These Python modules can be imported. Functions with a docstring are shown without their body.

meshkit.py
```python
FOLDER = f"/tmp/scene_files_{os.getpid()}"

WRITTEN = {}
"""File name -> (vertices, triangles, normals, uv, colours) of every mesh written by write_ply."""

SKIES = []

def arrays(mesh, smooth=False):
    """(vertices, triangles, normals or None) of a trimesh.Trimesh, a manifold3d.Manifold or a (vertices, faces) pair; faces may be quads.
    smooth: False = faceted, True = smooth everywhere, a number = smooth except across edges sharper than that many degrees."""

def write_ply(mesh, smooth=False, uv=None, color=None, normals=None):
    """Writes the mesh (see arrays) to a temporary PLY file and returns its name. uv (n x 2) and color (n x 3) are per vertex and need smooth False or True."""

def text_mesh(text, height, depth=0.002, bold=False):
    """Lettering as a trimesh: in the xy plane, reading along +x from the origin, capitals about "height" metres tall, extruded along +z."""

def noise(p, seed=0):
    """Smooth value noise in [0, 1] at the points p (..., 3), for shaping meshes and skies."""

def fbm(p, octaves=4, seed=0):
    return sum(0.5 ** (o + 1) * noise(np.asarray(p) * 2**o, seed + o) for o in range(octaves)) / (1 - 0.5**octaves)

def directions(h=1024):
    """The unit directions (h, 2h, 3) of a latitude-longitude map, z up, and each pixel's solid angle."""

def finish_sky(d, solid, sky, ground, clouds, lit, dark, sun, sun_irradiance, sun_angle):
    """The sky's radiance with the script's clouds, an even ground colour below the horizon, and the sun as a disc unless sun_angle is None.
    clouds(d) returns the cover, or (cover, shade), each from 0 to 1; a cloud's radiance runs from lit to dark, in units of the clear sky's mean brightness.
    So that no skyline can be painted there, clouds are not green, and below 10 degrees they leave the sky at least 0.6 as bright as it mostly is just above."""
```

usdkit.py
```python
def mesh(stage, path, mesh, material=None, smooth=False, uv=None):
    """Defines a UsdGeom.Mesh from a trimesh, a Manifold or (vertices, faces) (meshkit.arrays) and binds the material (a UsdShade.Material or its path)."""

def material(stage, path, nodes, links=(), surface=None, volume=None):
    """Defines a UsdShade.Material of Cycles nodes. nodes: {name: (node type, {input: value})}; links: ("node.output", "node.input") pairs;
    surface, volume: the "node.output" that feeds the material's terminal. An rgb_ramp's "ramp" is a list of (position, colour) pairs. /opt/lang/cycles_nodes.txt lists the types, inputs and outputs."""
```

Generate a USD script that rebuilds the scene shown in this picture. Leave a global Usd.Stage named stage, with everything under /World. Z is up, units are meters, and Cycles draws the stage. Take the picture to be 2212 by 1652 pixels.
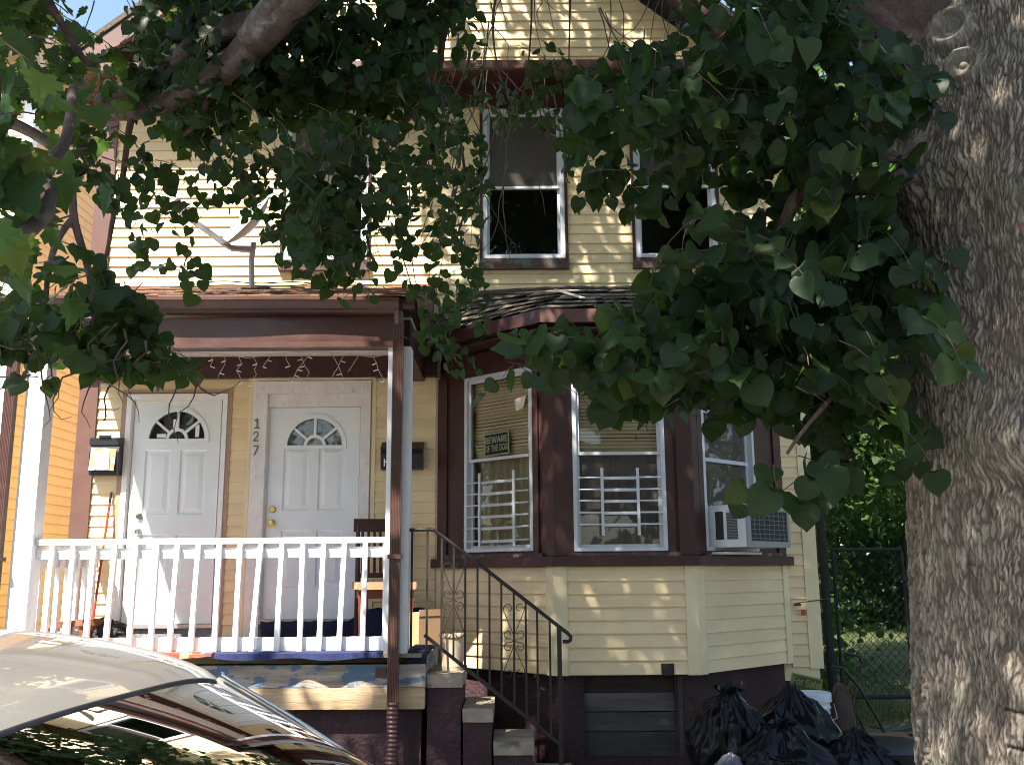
import math, random
import numpy as np, trimesh, shapely
from shapely.geometry import Polygon, Point
from shapely import affinity
from scipy.spatial import ConvexHull
import usdkit, meshkit
from pxr import Usd, UsdGeom, UsdLux, UsdShade, Gf, Sdf

stage = Usd.Stage.CreateInMemory()
UsdGeom.SetStageUpAxis(stage, UsdGeom.Tokens.z)
UsdGeom.Xform.Define(stage, '/World')
stage.SetDefaultPrim(stage.GetPrimAtPath('/World'))
UsdGeom.Scope.Define(stage, '/World/Looks')
PI = math.pi

# ------------------------------------------------------------------ camera
EXPOSURE = 1.95
EYE = np.array([0, 0, 1.62])
PITCH, ROLL = math.radians(11.0), math.radians(0.4)
cam = UsdGeom.Camera.Define(stage, '/World/camera')
_f = np.array([0, math.cos(PITCH), math.sin(PITCH)]); _r = np.array([1.0, 0, 0]); _u = np.cross(_r, _f)
_r2 = math.cos(ROLL) * _r - math.sin(ROLL) * _u
_u2 = math.sin(ROLL) * _r + math.cos(ROLL) * _u
mat4 = Gf.Matrix4d(*_r2, 0, *_u2, 0, *(-_f), 0, *EYE, 1)
cam.AddTransformOp().Set(mat4)
cam.CreateHorizontalApertureAttr(36.0)
cam.CreateVerticalApertureAttr(36.0 * 764 / 1024)
cam.CreateFocalLengthAttr(36.0 * 2105 / 2212)
cam.CreateClippingRangeAttr(Gf.Vec2f(0.05, 2000))
cam.CreateExposureAttr(EXPOSURE)

# ------------------------------------------------------------------ sun and sky
AZ, EL = math.radians(35), math.radians(57)          # the sun stands behind the camera, to its left
SUN = np.array([-math.sin(AZ) * math.cos(EL), -math.cos(AZ) * math.cos(EL), math.sin(EL)])
sun = UsdLux.DistantLight.Define(stage, '/World/sun')
sun.CreateIntensityAttr(1.25); sun.CreateAngleAttr(0.53); sun.CreateColorAttr(Gf.Vec3f(1.0, 0.93, 0.82))
sun.CreateNormalizeAttr(True)
_x = np.cross([0, 0, 1.0], SUN); _x /= np.linalg.norm(_x); _y = np.cross(SUN, _x)
sun.AddTransformOp().Set(Gf.Matrix4d(*_x, 0, *_y, 0, *SUN, 0, 0, 0, 0, 1))
sky = UsdLux.DomeLight.Define(stage, '/World/sky')
skym = usdkit.material(stage, '/World/Looks/sky_look', {
    's': ('sky_texture', {'sky_type': 'single_scattering', 'sun_disc': False, 'sun_elevation': EL, 'sun_rotation': math.atan2(SUN[0], SUN[1]), 'aerosol_density': 1.6}),
    'b': ('background_shader', {'strength': 0.10})}, [('s.color', 'b.color')], surface='b.background')
UsdShade.MaterialBindingAPI.Apply(sky.GetPrim()).Bind(skym)
sky.GetPrim().SetCustomDataByKey('kind', 'structure')

# ------------------------------------------------------------------ helpers
_rng = np.random.default_rng(7)
_count = {}
def numbered(parent, name):
    k = (parent, name); n = _count.get(k, 0); _count[k] = n + 1
    return f'{parent}/{name}' if n == 0 else f'{parent}/{name}_{n:03d}'
class Node:
    def __init__(s, path, loc): s.path, s.loc = path, np.asarray(loc, float)
def tags(prim, **k):
    for a, b in k.items():
        if b: prim.SetCustomDataByKey(a, b)
def thing(name, label, cat, loc, group=None, kind=None):
    p = numbered('/World', name); x = UsdGeom.Xform.Define(stage, p); x.AddTranslateOp().Set(Gf.Vec3d(*map(float, loc)))
    tags(x.GetPrim(), label=label, category=cat, group=group, kind=kind)
    return Node(p, loc)
def node(parent, name, label=None):
    p = numbered(parent.path, name); x = UsdGeom.Xform.Define(stage, p); tags(x.GetPrim(), label=label)
    return Node(p, parent.loc)
def arr(mesh):
    if isinstance(mesh, M): return mesh.arrays()
    v, f, _ = meshkit.arrays(mesh); return v, f
def part(parent, name, mesh, m, smooth=False, label=None, kind=None, uv=None):
    v, f = arr(mesh); v = np.asarray(v, float) - parent.loc
    p = numbered(parent.path, name)
    g = usdkit.mesh(stage, p, (v, f), m, smooth=smooth, uv=uv)
    tags(g.GetPrim(), label=label, kind=kind)
    return Node(p, parent.loc)
def single(name, mesh, m, label=None, cat=None, kind=None, group=None, smooth=False):
    v, f = arr(mesh); p = numbered('/World', name)
    g = usdkit.mesh(stage, p, (np.asarray(v, float), f), m, smooth=smooth)
    tags(g.GetPrim(), label=label, category=cat, kind=kind, group=group)
    return Node(p, (0, 0, 0))
def structure(name, mesh, m, smooth=False): return single(name, mesh, m, kind='structure', smooth=smooth)

_cb = []
def _cbox():
    if not _cb:
        s, c = 1.0, 0.1; pts = []
        for sx in (-1, 1):
            for sy in (-1, 1):
                for sz in (-1, 1): pts += [(sx * (s - c), sy * s, sz * s), (sx * s, sy * (s - c), sz * s), (sx * s, sy * s, sz * (s - c))]
        pts = np.array(pts); h = ConvexHull(pts); f = h.simplices.copy()
        for i, t in enumerate(f):
            n = np.cross(pts[t[1]] - pts[t[0]], pts[t[2]] - pts[t[0]])
            if n @ pts[t].mean(0) < 0: f[i] = t[::-1]
        sg = np.sign(pts); ch = (np.abs(pts) < 0.95).astype(float)
        _cb.extend([sg, ch, f])
    return _cb
BOXF = np.array([[0,2,3],[0,3,1],[4,5,7],[4,7,6],[0,1,5],[0,5,4],[2,6,7],[2,7,3],[0,4,6],[0,6,2],[1,3,7],[1,7,5]])
class M:
    """collects boxes, bars, tubes and prisms; a frame (O, u) turns local (along, inward, up) into the world"""
    def __init__(s, O=(0, 0, 0), u=None):
        s.V, s.F, s.n, s.O = [], [], 0, np.asarray(O, float)
        s.R = None
        if u is not None:
            u = np.array([u[0], u[1], 0.0]); u /= np.linalg.norm(u); s.R = np.stack([u, [-u[1], u[0], 0], [0, 0, 1.0]])
    def add(s, v, f):
        v = np.asarray(v, float)
        s.V.append(v); s.F.append(np.asarray(f, int) + s.n); s.n += len(v); return s
    def box(s, x0, x1, y0, y1, z0, z1):
        v = np.array([[x, y, z] for x in (x0, x1) for y in (y0, y1) for z in (z0, z1)]); return s.add(v, BOXF)
    def cbox(s, x0, x1, y0, y1, z0, z1, c=0.004):
        sg, ch, f = _cbox(); mid = np.array([(x0 + x1) / 2, (y0 + y1) / 2, (z0 + z1) / 2]); h = np.array([abs(x1 - x0), abs(y1 - y0), abs(z1 - z0)]) / 2
        c = min(c, h.min() * 0.45)
        return s.add(mid + sg * (h - ch * c), f)
    def bar(s, p, q, w, h, c=0.003, up=(0, 0, 1)):
        p, q = np.asarray(p, float), np.asarray(q, float); d = q - p; L = np.linalg.norm(d); d /= L
        a = np.cross(d, up); 
        if np.linalg.norm(a) < 1e-6: a = np.cross(d, (0, 1, 0))
        a /= np.linalg.norm(a); b = np.cross(a, d)
        t = M().cbox(0, L, -w / 2, w / 2, -h / 2, h / 2, c); v, f = t.arrays()
        return s.add(p + v[:, :1] * d + v[:, 1:2] * (-a) + v[:, 2:] * b, f)
    def tube(s, pts, rad, sides=8, cap=True):
        p = np.asarray(pts, float); n = len(p); rad = np.broadcast_to(rad, (n,))
        t = np.gradient(p, axis=0); t /= np.linalg.norm(t, axis=1, keepdims=True) + 1e-12
        a = np.cross(t[0], [0, 0, 1.0] if abs(t[0][2]) < .9 else [1.0, 0, 0]); a /= np.linalg.norm(a); A = [a]
        for i in range(1, n):
            a = A[-1] - t[i] * (A[-1] @ t[i]); A.append(a / (np.linalg.norm(a) + 1e-12))
        A = np.array(A); B = np.cross(t, A); th = np.arange(sides) * 2 * PI / sides
        v = p[:, None] + rad[:, None, None] * (np.cos(th)[None, :, None] * A[:, None] + np.sin(th)[None, :, None] * B[:, None])
        i, j = np.meshgrid(np.arange(n - 1), np.arange(sides), indexing='ij'); k = (j + 1) % sides
        q = np.stack([i * sides + j, i * sides + k, (i + 1) * sides + k, (i + 1) * sides + j], -1).reshape(-1, 4)
        f = np.vstack([q[:, [0, 1, 2]], q[:, [0, 2, 3]]]); v = v.reshape(-1, 3)
        if cap:
            v = np.vstack([v, p[0], p[-1]]); c0, c1 = len(v) - 2, len(v) - 1; jj = np.arange(sides); kk = (jj + 1) % sides
            f = np.vstack([f, np.stack([np.full(sides, c0), kk, jj], 1), np.stack([np.full(sides, c1), (n - 1) * sides + jj, (n - 1) * sides + kk], 1)])
        return s.add(v, f)
    def poly(s, pg, y0, y1):
        """a polygon in the x-z plane (shapely), thick from y0 to y1"""
        for g in getattr(pg, 'geoms', [pg]):
            if g.is_empty or g.area < 1e-7: continue
            t = trimesh.creation.extrude_polygon(g, abs(y1 - y0), engine='earcut'); v = np.array(t.vertices)
            s.add(np.stack([v[:, 0], max(y0, y1) - v[:, 2], v[:, 1]], 1), t.faces)
        return s
    def slab(s, pg, z0, z1):
        for g in getattr(pg, 'geoms', [pg]):
            t = trimesh.creation.extrude_polygon(g, z1 - z0, engine='earcut'); v = np.array(t.vertices); v[:, 2] += z0; s.add(v, t.faces)
        return s
    def lathe(s, prof, c=(0, 0, 0), n=24, ang=2 * PI):
        prof = np.asarray(prof, float); th = np.arange(n) * ang / n; m = len(prof)
        v = np.stack([prof[:, 0][:, None] * np.cos(th), prof[:, 0][:, None] * np.sin(th), np.repeat(prof[:, 1][:, None], n, 1)], -1).reshape(-1, 3) + np.asarray(c)
        i, j = np.meshgrid(np.arange(m - 1), np.arange(n), indexing='ij'); k = (j + 1) % n
        q = np.stack([i * n + j, i * n + k, (i + 1) * n + k, (i + 1) * n + j], -1).reshape(-1, 4)
        return s.add(v, np.vstack([q[:, [0, 1, 2]], q[:, [0, 2, 3]]]))
    def grid(s, P):
        """P (n, m, 3) as a sheet"""
        n, m = P.shape[:2]; i, j = np.meshgrid(np.arange(n - 1), np.arange(m - 1), indexing='ij')
        q = np.stack([i * m + j, i * m + j + 1, (i + 1) * m + j + 1, (i + 1) * m + j], -1).reshape(-1, 4)
        return s.add(P.reshape(-1, 3), np.vstack([q[:, [0, 1, 2]], q[:, [0, 2, 3]]]))
    def sheet(s, x0, x1, y, z0, z1):
        """a single pane facing outward (-y)"""
        return s.add([(x0, y, z0), (x1, y, z0), (x1, y, z1), (x0, y, z1)], [(0, 1, 2), (0, 2, 3)])
    def arrays(s):
        v, f = np.vstack(s.V), np.vstack(s.F)
        if s.R is not None: v = v @ s.R
        return v + s.O, f
def rect(x0, x1, z0, z1): return shapely.geometry.box(x0, z0, x1, z1)

# ------------------------------------------------------------------ materials
def look(name, base, rough=0.6, var=0.12, scale=6.0, stretch=(1, 1, 1), bump=0.0, bscale=80.0, spec=0.4, metal=0.0, coat=0.0, patch=None, patch_at=(0.55, 0.62), patch_scale=5.0, patch_stretch=(1, 1, 1), rvar=0.0, bdist=0.01, detail=5.0, coat_rough=0.05):
    base = np.asarray(base, float)
    n = {'g': ('geometry', {}), 'm': ('mapping', {'scale': stretch}), 'n': ('noise_texture', {'scale': scale, 'detail': detail, 'roughness': 0.6}),
         'c': ('mix_color', {'a': tuple(base * (1 - var)), 'b': tuple(np.minimum(base * (1 + var), 0.95))}),
         'r': ('map_range', {'from_min': 0.3, 'from_max': 0.7, 'clamp': True}),
         'p': ('principled_bsdf', {'roughness': rough, 'specular_ior_level': spec, 'metallic': metal, 'coat_weight': coat, 'coat_roughness': coat_rough})}
    l = [('g.position', 'm.vector'), ('m.vector', 'n.vector'), ('n.fac', 'r.value'), ('r.result', 'c.fac')]
    out = 'c.result'
    if patch is not None:
        n['pm'] = ('mapping', {'scale': patch_stretch, 'location': (3.3, 1.7, 5.1)}); n['pn'] = ('noise_texture', {'scale': patch_scale, 'detail': 8.0, 'roughness': 0.65})
        n['pr'] = ('map_range', {'from_min': patch_at[0], 'from_max': patch_at[1], 'clamp': True}); n['pc'] = ('mix_color', {'b': tuple(patch)})
        l += [('g.position', 'pm.vector'), ('pm.vector', 'pn.vector'), ('pn.fac', 'pr.value'), ('pr.result', 'pc.fac'), (out, 'pc.a')]; out = 'pc.result'
    l.append((out, 'p.base_color'))
    if rvar:
        n['rr'] = ('map_range', {'from_min': 0.3, 'from_max': 0.7, 'to_min': max(rough - rvar, 0.02), 'to_max': rough + rvar, 'clamp': True}); l += [('n.fac', 'rr.value'), ('rr.result', 'p.roughness')]
    if bump:
        n['bn'] = ('noise_texture', {'scale': bscale, 'detail': 4.0}); n['b'] = ('bump', {'strength': bump, 'distance': bdist})
        l += [('m.vector', 'bn.vector'), ('bn.fac', 'b.height'), ('b.normal', 'p.normal')]
    return usdkit.material(stage, f'/World/Looks/{name}', n, l, surface='p.BSDF')
def glass(name, tint=(0.8, 0.8, 0.8), ior=1.6, wave=0.0):
    n = {'t': ('transparent_bsdf', {'color': tint}), 'g': ('glossy_bsdf', {'roughness': 0.015, 'color': (0.95, 0.95, 0.95)}), 'f': ('fresnel', {'IOR': ior}), 'x': ('mix_closure', {})}
    l = [('f.fac', 'x.fac'), ('t.BSDF', 'x.closure1'), ('g.BSDF', 'x.closure2')]
    if wave:
        n.update({'geo': ('geometry', {}), 'no': ('noise_texture', {'scale': 3.0, 'detail': 1.0}), 'b': ('bump', {'strength': wave, 'distance': 0.02})})
        l += [('geo.position', 'no.vector'), ('no.fac', 'b.height'), ('b.normal', 'g.normal')]
    return usdkit.material(stage, f'/World/Looks/{name}', n, l, surface='x.closure')
def leaf_look(name, dark, light, trans, rough=0.5, vein=True):
    n = {'g': ('geometry', {}), 'o': ('object_info', {}), 'a': ('math', {'math_type': 'add'}), 'fr': ('math', {'math_type': 'fraction'}),
         'c': ('rgb_ramp', {'ramp': [(0, dark), (0.6, tuple((np.array(dark) + light) / 2)), (0.84, light), (0.95, tuple(np.array(light) * (1.9, 1.35, 0.8))), (1.0, tuple(np.array(light) * (2.3, 1.3, 0.8)))]}),
         'p': ('principled_bsdf', {'roughness': rough, 'specular_ior_level': 0.22}), 't': ('translucent_bsdf', {'color': trans}), 'x': ('mix_closure', {'fac': 0.32})}
    l = [('g.random_per_island', 'a.value1'), ('o.random', 'a.value2'), ('a.value', 'fr.value1'), ('fr.value', 'c.fac'), ('p.BSDF', 'x.closure1'), ('t.BSDF', 'x.closure2')]
    if vein:
        n.update({'uv': ('uvmap', {'attribute': 'st'}), 'sp': ('separate_xyz', {}), 'ab': ('math', {'math_type': 'absolute'}), 'sc': ('math', {'math_type': 'multiply', 'value2': -0.9}), 'ad': ('math', {'math_type': 'add'}),
                  'fq': ('math', {'math_type': 'multiply', 'value2': 8.0}), 'pp': ('math', {'math_type': 'pingpong', 'value2': 0.5}), 'mr': ('map_range', {'from_min': 0.0, 'from_max': 0.09, 'to_min': 1.0, 'to_max': 0.0, 'clamp': True}),
                  'mid': ('map_range', {'from_min': 0.0, 'from_max': 0.03, 'to_min': 1.0, 'to_max': 0.0, 'clamp': True}), 'mx': ('math', {'math_type': 'maximum'}), 'vf': ('math', {'math_type': 'multiply', 'value2': 0.45}),
                  'vc': ('mix_color', {'b': tuple(np.array(light) * (1.6, 1.4, 1.5))})})
        l += [('uv.UV', 'sp.vector'), ('sp.x', 'ab.value1'), ('ab.value', 'sc.value1'), ('sc.value', 'ad.value1'), ('sp.y', 'ad.value2'), ('ad.value', 'fq.value1'), ('fq.value', 'pp.value1'), ('pp.value', 'mr.value'),
              ('ab.value', 'mid.value'), ('mr.result', 'mx.value1'), ('mid.result', 'mx.value2'), ('mx.value', 'vf.value1'), ('vf.value', 'vc.fac'), ('c.color', 'vc.a'), ('vc.result', 'p.base_color')]
    else: l.append(('c.color', 'p.base_color'))
    return usdkit.material(stage, f'/World/Looks/{name}', n, l, surface='x.closure')

CREAM = [look(f'cream_siding_{k}', np.array((0.725, 0.578, 0.345)) * s, 0.5, 0.09, 2.2, (1, 1, 2.2), bump=0.12, bscale=120, patch=(0.42, 0.34, 0.20), patch_at=(0.66, 0.86), patch_scale=3.0, patch_stretch=(1.2, 1.2, 4)) for k, s in enumerate((0.96, 1.0, 1.03))]
CREAM_TRIM = look('cream_trim', (0.70, 0.60, 0.38), 0.45, 0.08, 4)
YELLOW = [look(f'yellow_siding_{k}', np.array((0.78, 0.50, 0.19)) * s, 0.5, 0.06, 2.5) for k, s in enumerate((0.97, 1.0))]
WHITE = look('white_paint', (0.78, 0.78, 0.78), 0.42, 0.04, 9, bump=0.1, bscale=60, patch=(0.55, 0.53, 0.50), patch_at=(0.68, 0.8), patch_scale=9)
WHITE_OLD = look('old_white_paint', (0.70, 0.69, 0.66), 0.5, 0.08, 7, bump=0.25, bscale=90, patch=(0.42, 0.40, 0.37), patch_at=(0.58, 0.72), patch_scale=14, patch_stretch=(2, 2, 0.5))
DOORW = look('door_white', (0.71, 0.765, 0.775), 0.35, 0.03, 3, patch=(0.6, 0.6, 0.6), patch_at=(0.7, 0.85), patch_scale=5)
VINYL = look('window_vinyl', (0.52, 0.55, 0.58), 0.4, 0.05, 8, patch=(0.45, 0.45, 0.44), patch_at=(0.6, 0.75), patch_scale=16)
MAROON = look('maroon_paint', (0.046, 0.018, 0.016), 0.42, 0.2, 5, bump=0.2, bscale=70, patch=(0.10, 0.055, 0.05), patch_at=(0.64, 0.74), patch_scale=11)
MAROON_BASE = look('maroon_masonry', (0.042, 0.019, 0.023), 0.75, 0.35, 4, bump=0.7, bscale=35, bdist=0.02, patch=(0.30, 0.26, 0.24), patch_at=(0.665, 0.70), patch_scale=4.5)
BROWN = look('brown_aluminium', (0.084, 0.042, 0.034), 0.33, 0.14, 3, (1, 1, 1.5), bump=0.35, bscale=5, bdist=0.02, patch=(0.08, 0.045, 0.04), patch_at=(0.6, 0.7), patch_scale=3, rvar=0.08)
BROWN_TRIM = look('brown_board', (0.115, 0.058, 0.045), 0.45, 0.14, 5)
SHINGLE = [look(f'shingle_{k}', c, 0.9, 0.3, 60, bump=0.8, bscale=300) for k, c in enumerate(((0.22, 0.12, 0.08), (0.28, 0.16, 0.10), (0.17, 0.10, 0.075)))]
OLDSHINGLE = [look(f'old_shingle_{k}', c, 0.95, 0.4, 40, bump=0.9, bscale=250) for k, c in enumerate(((0.12, 0.10, 0.08), (0.18, 0.145, 0.10), (0.08, 0.07, 0.06)))]
SOFFIT = look('soffit_white', (0.68, 0.66, 0.62), 0.6, 0.06, 4)
RIM = [look('peeling_joist', (0.34, 0.29, 0.235), 0.8, 0.4, 3, (1, 4, 9), bump=0.5, bscale=20, patch=(0.10, 0.155, 0.24), patch_at=(0.49, 0.53), patch_scale=4.5, patch_stretch=(1.0, 1, 2.4)),
       look('bare_joist', (0.46, 0.33, 0.20), 0.75, 0.28, 2.2, (1, 4, 14), bump=0.4, bscale=16, patch=(0.16, 0.10, 0.06), patch_at=(0.66, 0.74), patch_scale=8)]
DECKW = look('deck_boards', (0.19, 0.16, 0.13), 0.8, 0.3, 6, (1, 6, 1), bump=0.4)
GREYWOOD = [look(f'grey_board_{k}', c, 0.85, 0.35, 2.4, (1, 4, 10), bump=0.5, bscale=14) for k, c in enumerate(((0.11, 0.10, 0.095), (0.075, 0.07, 0.066), (0.052, 0.052, 0.048), (0.045, 0.027, 0.023)))]
CONC = look('old_concrete', (0.30, 0.25, 0.19), 0.9, 0.25, 7, bump=0.6, bscale=60, patch=(0.12, 0.09, 0.08), patch_at=(0.52, 0.66), patch_scale=5)
IRON = look('black_iron', (0.018, 0.014, 0.012), 0.5, 0.3, 20, bump=0.3, bscale=150)
PANE = glass('window_pane', (0.90, 0.92, 0.90), 1.55, 0.25)
SCREEN = usdkit.material(stage, '/World/Looks/screened_pane', {'t': ('transparent_bsdf', {'color': (.72, .72, .70)}), 'd': ('diffuse_bsdf', {'color': (.17, .15, .135)}), 'm': ('mix_closure', {'fac': .35}), 'g': ('glossy_bsdf', {'roughness': .02, 'color': (.9, .9, .9)}), 'f': ('fresnel', {'IOR': 1.5}), 'x': ('mix_closure', {})},
    [('t.BSDF', 'm.closure1'), ('d.BSDF', 'm.closure2'), ('f.fac', 'x.fac'), ('m.closure', 'x.closure1'), ('g.BSDF', 'x.closure2')], surface='x.closure')
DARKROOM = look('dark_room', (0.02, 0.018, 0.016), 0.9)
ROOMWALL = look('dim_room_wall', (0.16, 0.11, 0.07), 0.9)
BLIND = look('blind_slat', (0.66, 0.53, 0.33), 0.5, 0.06, 10)
CURTAIN = look('curtain_cloth', (0.42, 0.34, 0.22), 0.9, 0.12, 5, (5, 5, 0.4))
STEEL = look('grey_metal', (0.50, 0.50, 0.50), 0.35, 0.12, 9, metal=0.6, bump=0.1)
BRASS = look('brass', (0.75, 0.52, 0.18), 0.22, 0.1, 9, metal=1.0)
CHROME = look('nickel', (0.72, 0.70, 0.68), 0.15, 0.05, 9, metal=1.0)
CURTAIN2 = look('dark_curtain_cloth', (0.15, 0.105, 0.065), 0.9, 0.2, 5, (5, 5, 0.4))
BLACKP = look('black_plastic', (0.016, 0.016, 0.018), 0.35, 0.3, 12)
# ------------------------------------------------------------------ ground
def sheet(x0, x1, y0, y1, z, nx=2, ny=2, h=None):
    x, y = np.meshgrid(np.linspace(x0, x1, nx), np.linspace(y0, y1, ny)); zz = np.full_like(x, z) if h is None else z + h(x, y)
    return M().grid(np.stack([x, y, zz], -1))
DIRT = look('trodden_earth', (0.085, 0.070, 0.052), 0.95, 0.45, 3.5, bump=0.8, bscale=30, bdist=0.03, patch=(0.05, 0.075, 0.025), patch_at=(0.5, 0.62), patch_scale=1.6)
ASPHALT = look('asphalt', (0.055, 0.055, 0.057), 0.85, 0.25, 20, bump=0.5, bscale=200)
PAVE = look('pavement_concrete', (0.33, 0.31, 0.28), 0.85, 0.18, 5, bump=0.4, bscale=90)
structure('ground', sheet(-400, 400, -400, 600, -0.02), DIRT)
structure('road', sheet(-200, 200, -6.5, 3.32, 0.0), ASPHALT)
structure('kerb', M().cbox(-60, 60, 3.32, 3.5, -0.1, 0.13, 0.015), PAVE)
pv = thing('pavement', None, None, (0, 5, 0), kind='structure')
for k in range(14):
    x0 = -9 + k * 1.3
    part(pv, 'paving_slab', M().cbox(x0, x0 + 1.288, 3.51, 5.1, -0.05, 0.125 + 0.004 * (k % 3), 0.008), PAVE)
    part(pv, 'paving_slab', M().cbox(x0, x0 + 1.288, 5.112, 6.7, -0.05, 0.127 + 0.004 * ((k * 7) % 3), 0.008), PAVE)
structure('front_yard', sheet(-9, 9, 6.7, 8.7, 0.11), DIRT)

# ------------------------------------------------------------------ house
H = thing('house', 'cream sided two storey house with maroon bay window and white front doors', 'house', (-0.6, 8.6, 0))
XL, XR, YF = -3.85, 2.62, 8.6
WIN = [(-2.10, -1.33), (-0.262, 0.50), (1.15, 1.91)]; WZ0, WZ1 = 4.345, 5.93
D1, D2 = (-3.455, -2.53, 3.205), (-2.32, -1.25, 3.29)
holes = [rect(D1[0] + .06, D1[1] - .06, 1.08, D1[2] - .06), rect(D2[0] + .1, D2[1] - .08, 1.08, D2[2] - .1)] + [rect(a + .02, b - .02, WZ0 + .06, WZ1 - .02) for a, b in WIN] + [rect(-.55, 2.25, 1.7, 3.3)]
wall = rect(XL + .02, XR - .02, 0.7, 6.4)
for h in holes: wall = wall.difference(h)
part(H, 'front_wall', M().poly(wall, YF + .003, YF + .12), CREAM_TRIM)
part(H, 'side_wall', M().box(XL + .01, XL + .13, YF + .125, 18, 0.7, 6.4), CREAM[1])
part(H, 'side_wall', M().box(XR - .13, XR - .01, YF + .125, 18, 0.7, 6.4), CREAM[1])
part(H, 'rear_wall', M().box(XL + .14, XR - .14, 17.88, 18, 0.7, 6.4), CREAM[1])
part(H, 'foundation', M().box(XL + .03, XR - .03, YF + .03, 17.95, -0.1, 0.695), MAROON_BASE)

def siding(parent, O, u, a0, a1, z0, z1, step, openings=(), mats=CREAM, lip=.016, rng=np.random.default_rng(3), top=None):
    rows = int(math.ceil((z1 - z0) / step - 1e-6))
    for i in range(rows):
        b, t = z0 + i * step, min(z0 + (i + 1) * step, z1)
        if t - b < .012: continue
        region = rect(a0, a1, b, t)
        for o in openings: region = region.difference(o)
        if top is not None: region = region.intersection(top)
        j = rng.normal(0, .0012)
        for g in getattr(region, 'geoms', [region]):
            if g.is_empty or g.area < 4e-4: continue
            c = np.array(g.exterior.coords); cz = sorted(set(np.round(c[:, 1], 4)))
            rectish = abs(g.area - (g.bounds[2] - g.bounds[0]) * (g.bounds[3] - g.bounds[1])) < 1e-5
            m = M(O, u)
            if rectish:
                x0, x1 = g.bounds[0], g.bounds[2]; p0, p1 = g.bounds[1] + j, g.bounds[3] + j + .003
                full = lip * (1 - (g.bounds[1] - b) / step); tn = .004 if p1 - p0 > step * .9 else .006
                pr = [(0, p0), (-full, p0), (-full - .0012, p0 + .005), (-tn, p1), (0, p1)]
                v = np.array([(x, y, z) for x in (x0, x1) for y, z in pr])
                f = [[k, (k + 1) % 5, 5 + (k + 1) % 5] for k in range(5)] + [[k, 5 + (k + 1) % 5, 5 + k] for k in range(5)]
                f += [[0, 2, 1], [0, 3, 2], [0, 4, 3], [5, 6, 7], [5, 7, 8], [5, 8, 9]]
                m.add(v, np.array(f)[:, ::-1])
            else:
                t_ = M().poly(g, 0, -.008); v, f = t_.arrays(); v[:, 1] = np.where(v[:, 1] < -.004, -.004 - (lip - .004) * np.clip(1 - (v[:, 2] - b) / step, 0, 1), 0); m.add(v, f)
            part(parent, 'siding_plank', m, mats[int(rng.integers(len(mats)))])
trimx = .028
opens = [rect(D1[0] - .02, D1[1] + .02, 0, D1[2] + .02), rect(D2[0] - .02, D2[1] + .02, 0, D2[2] + .02), rect(-.68, 2.37, 0, 3.62), rect(XL, -.60, 3.335, 3.535), rect(XL, -.65, 0, 1.07), rect(XL, -.72, 3.535, 4.02)]
opens += [rect(a - trimx, b + trimx, WZ0 - .005, WZ1 + .03) for a, b in WIN]
siding(H, (0, YF, 0), (1, 0), XL + .145, XR - .105, 0.81, 5.955, .0945, opens)
part(H, 'corner_board', M().cbox(XL - .02, XL + .145, YF - .03, YF, 0.8, 5.96), BROWN_TRIM)
part(H, 'corner_board', M().cbox(XR - .105, XR + .012, YF - .022, YF, 0.8, 5.96), CREAM_TRIM)
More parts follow.
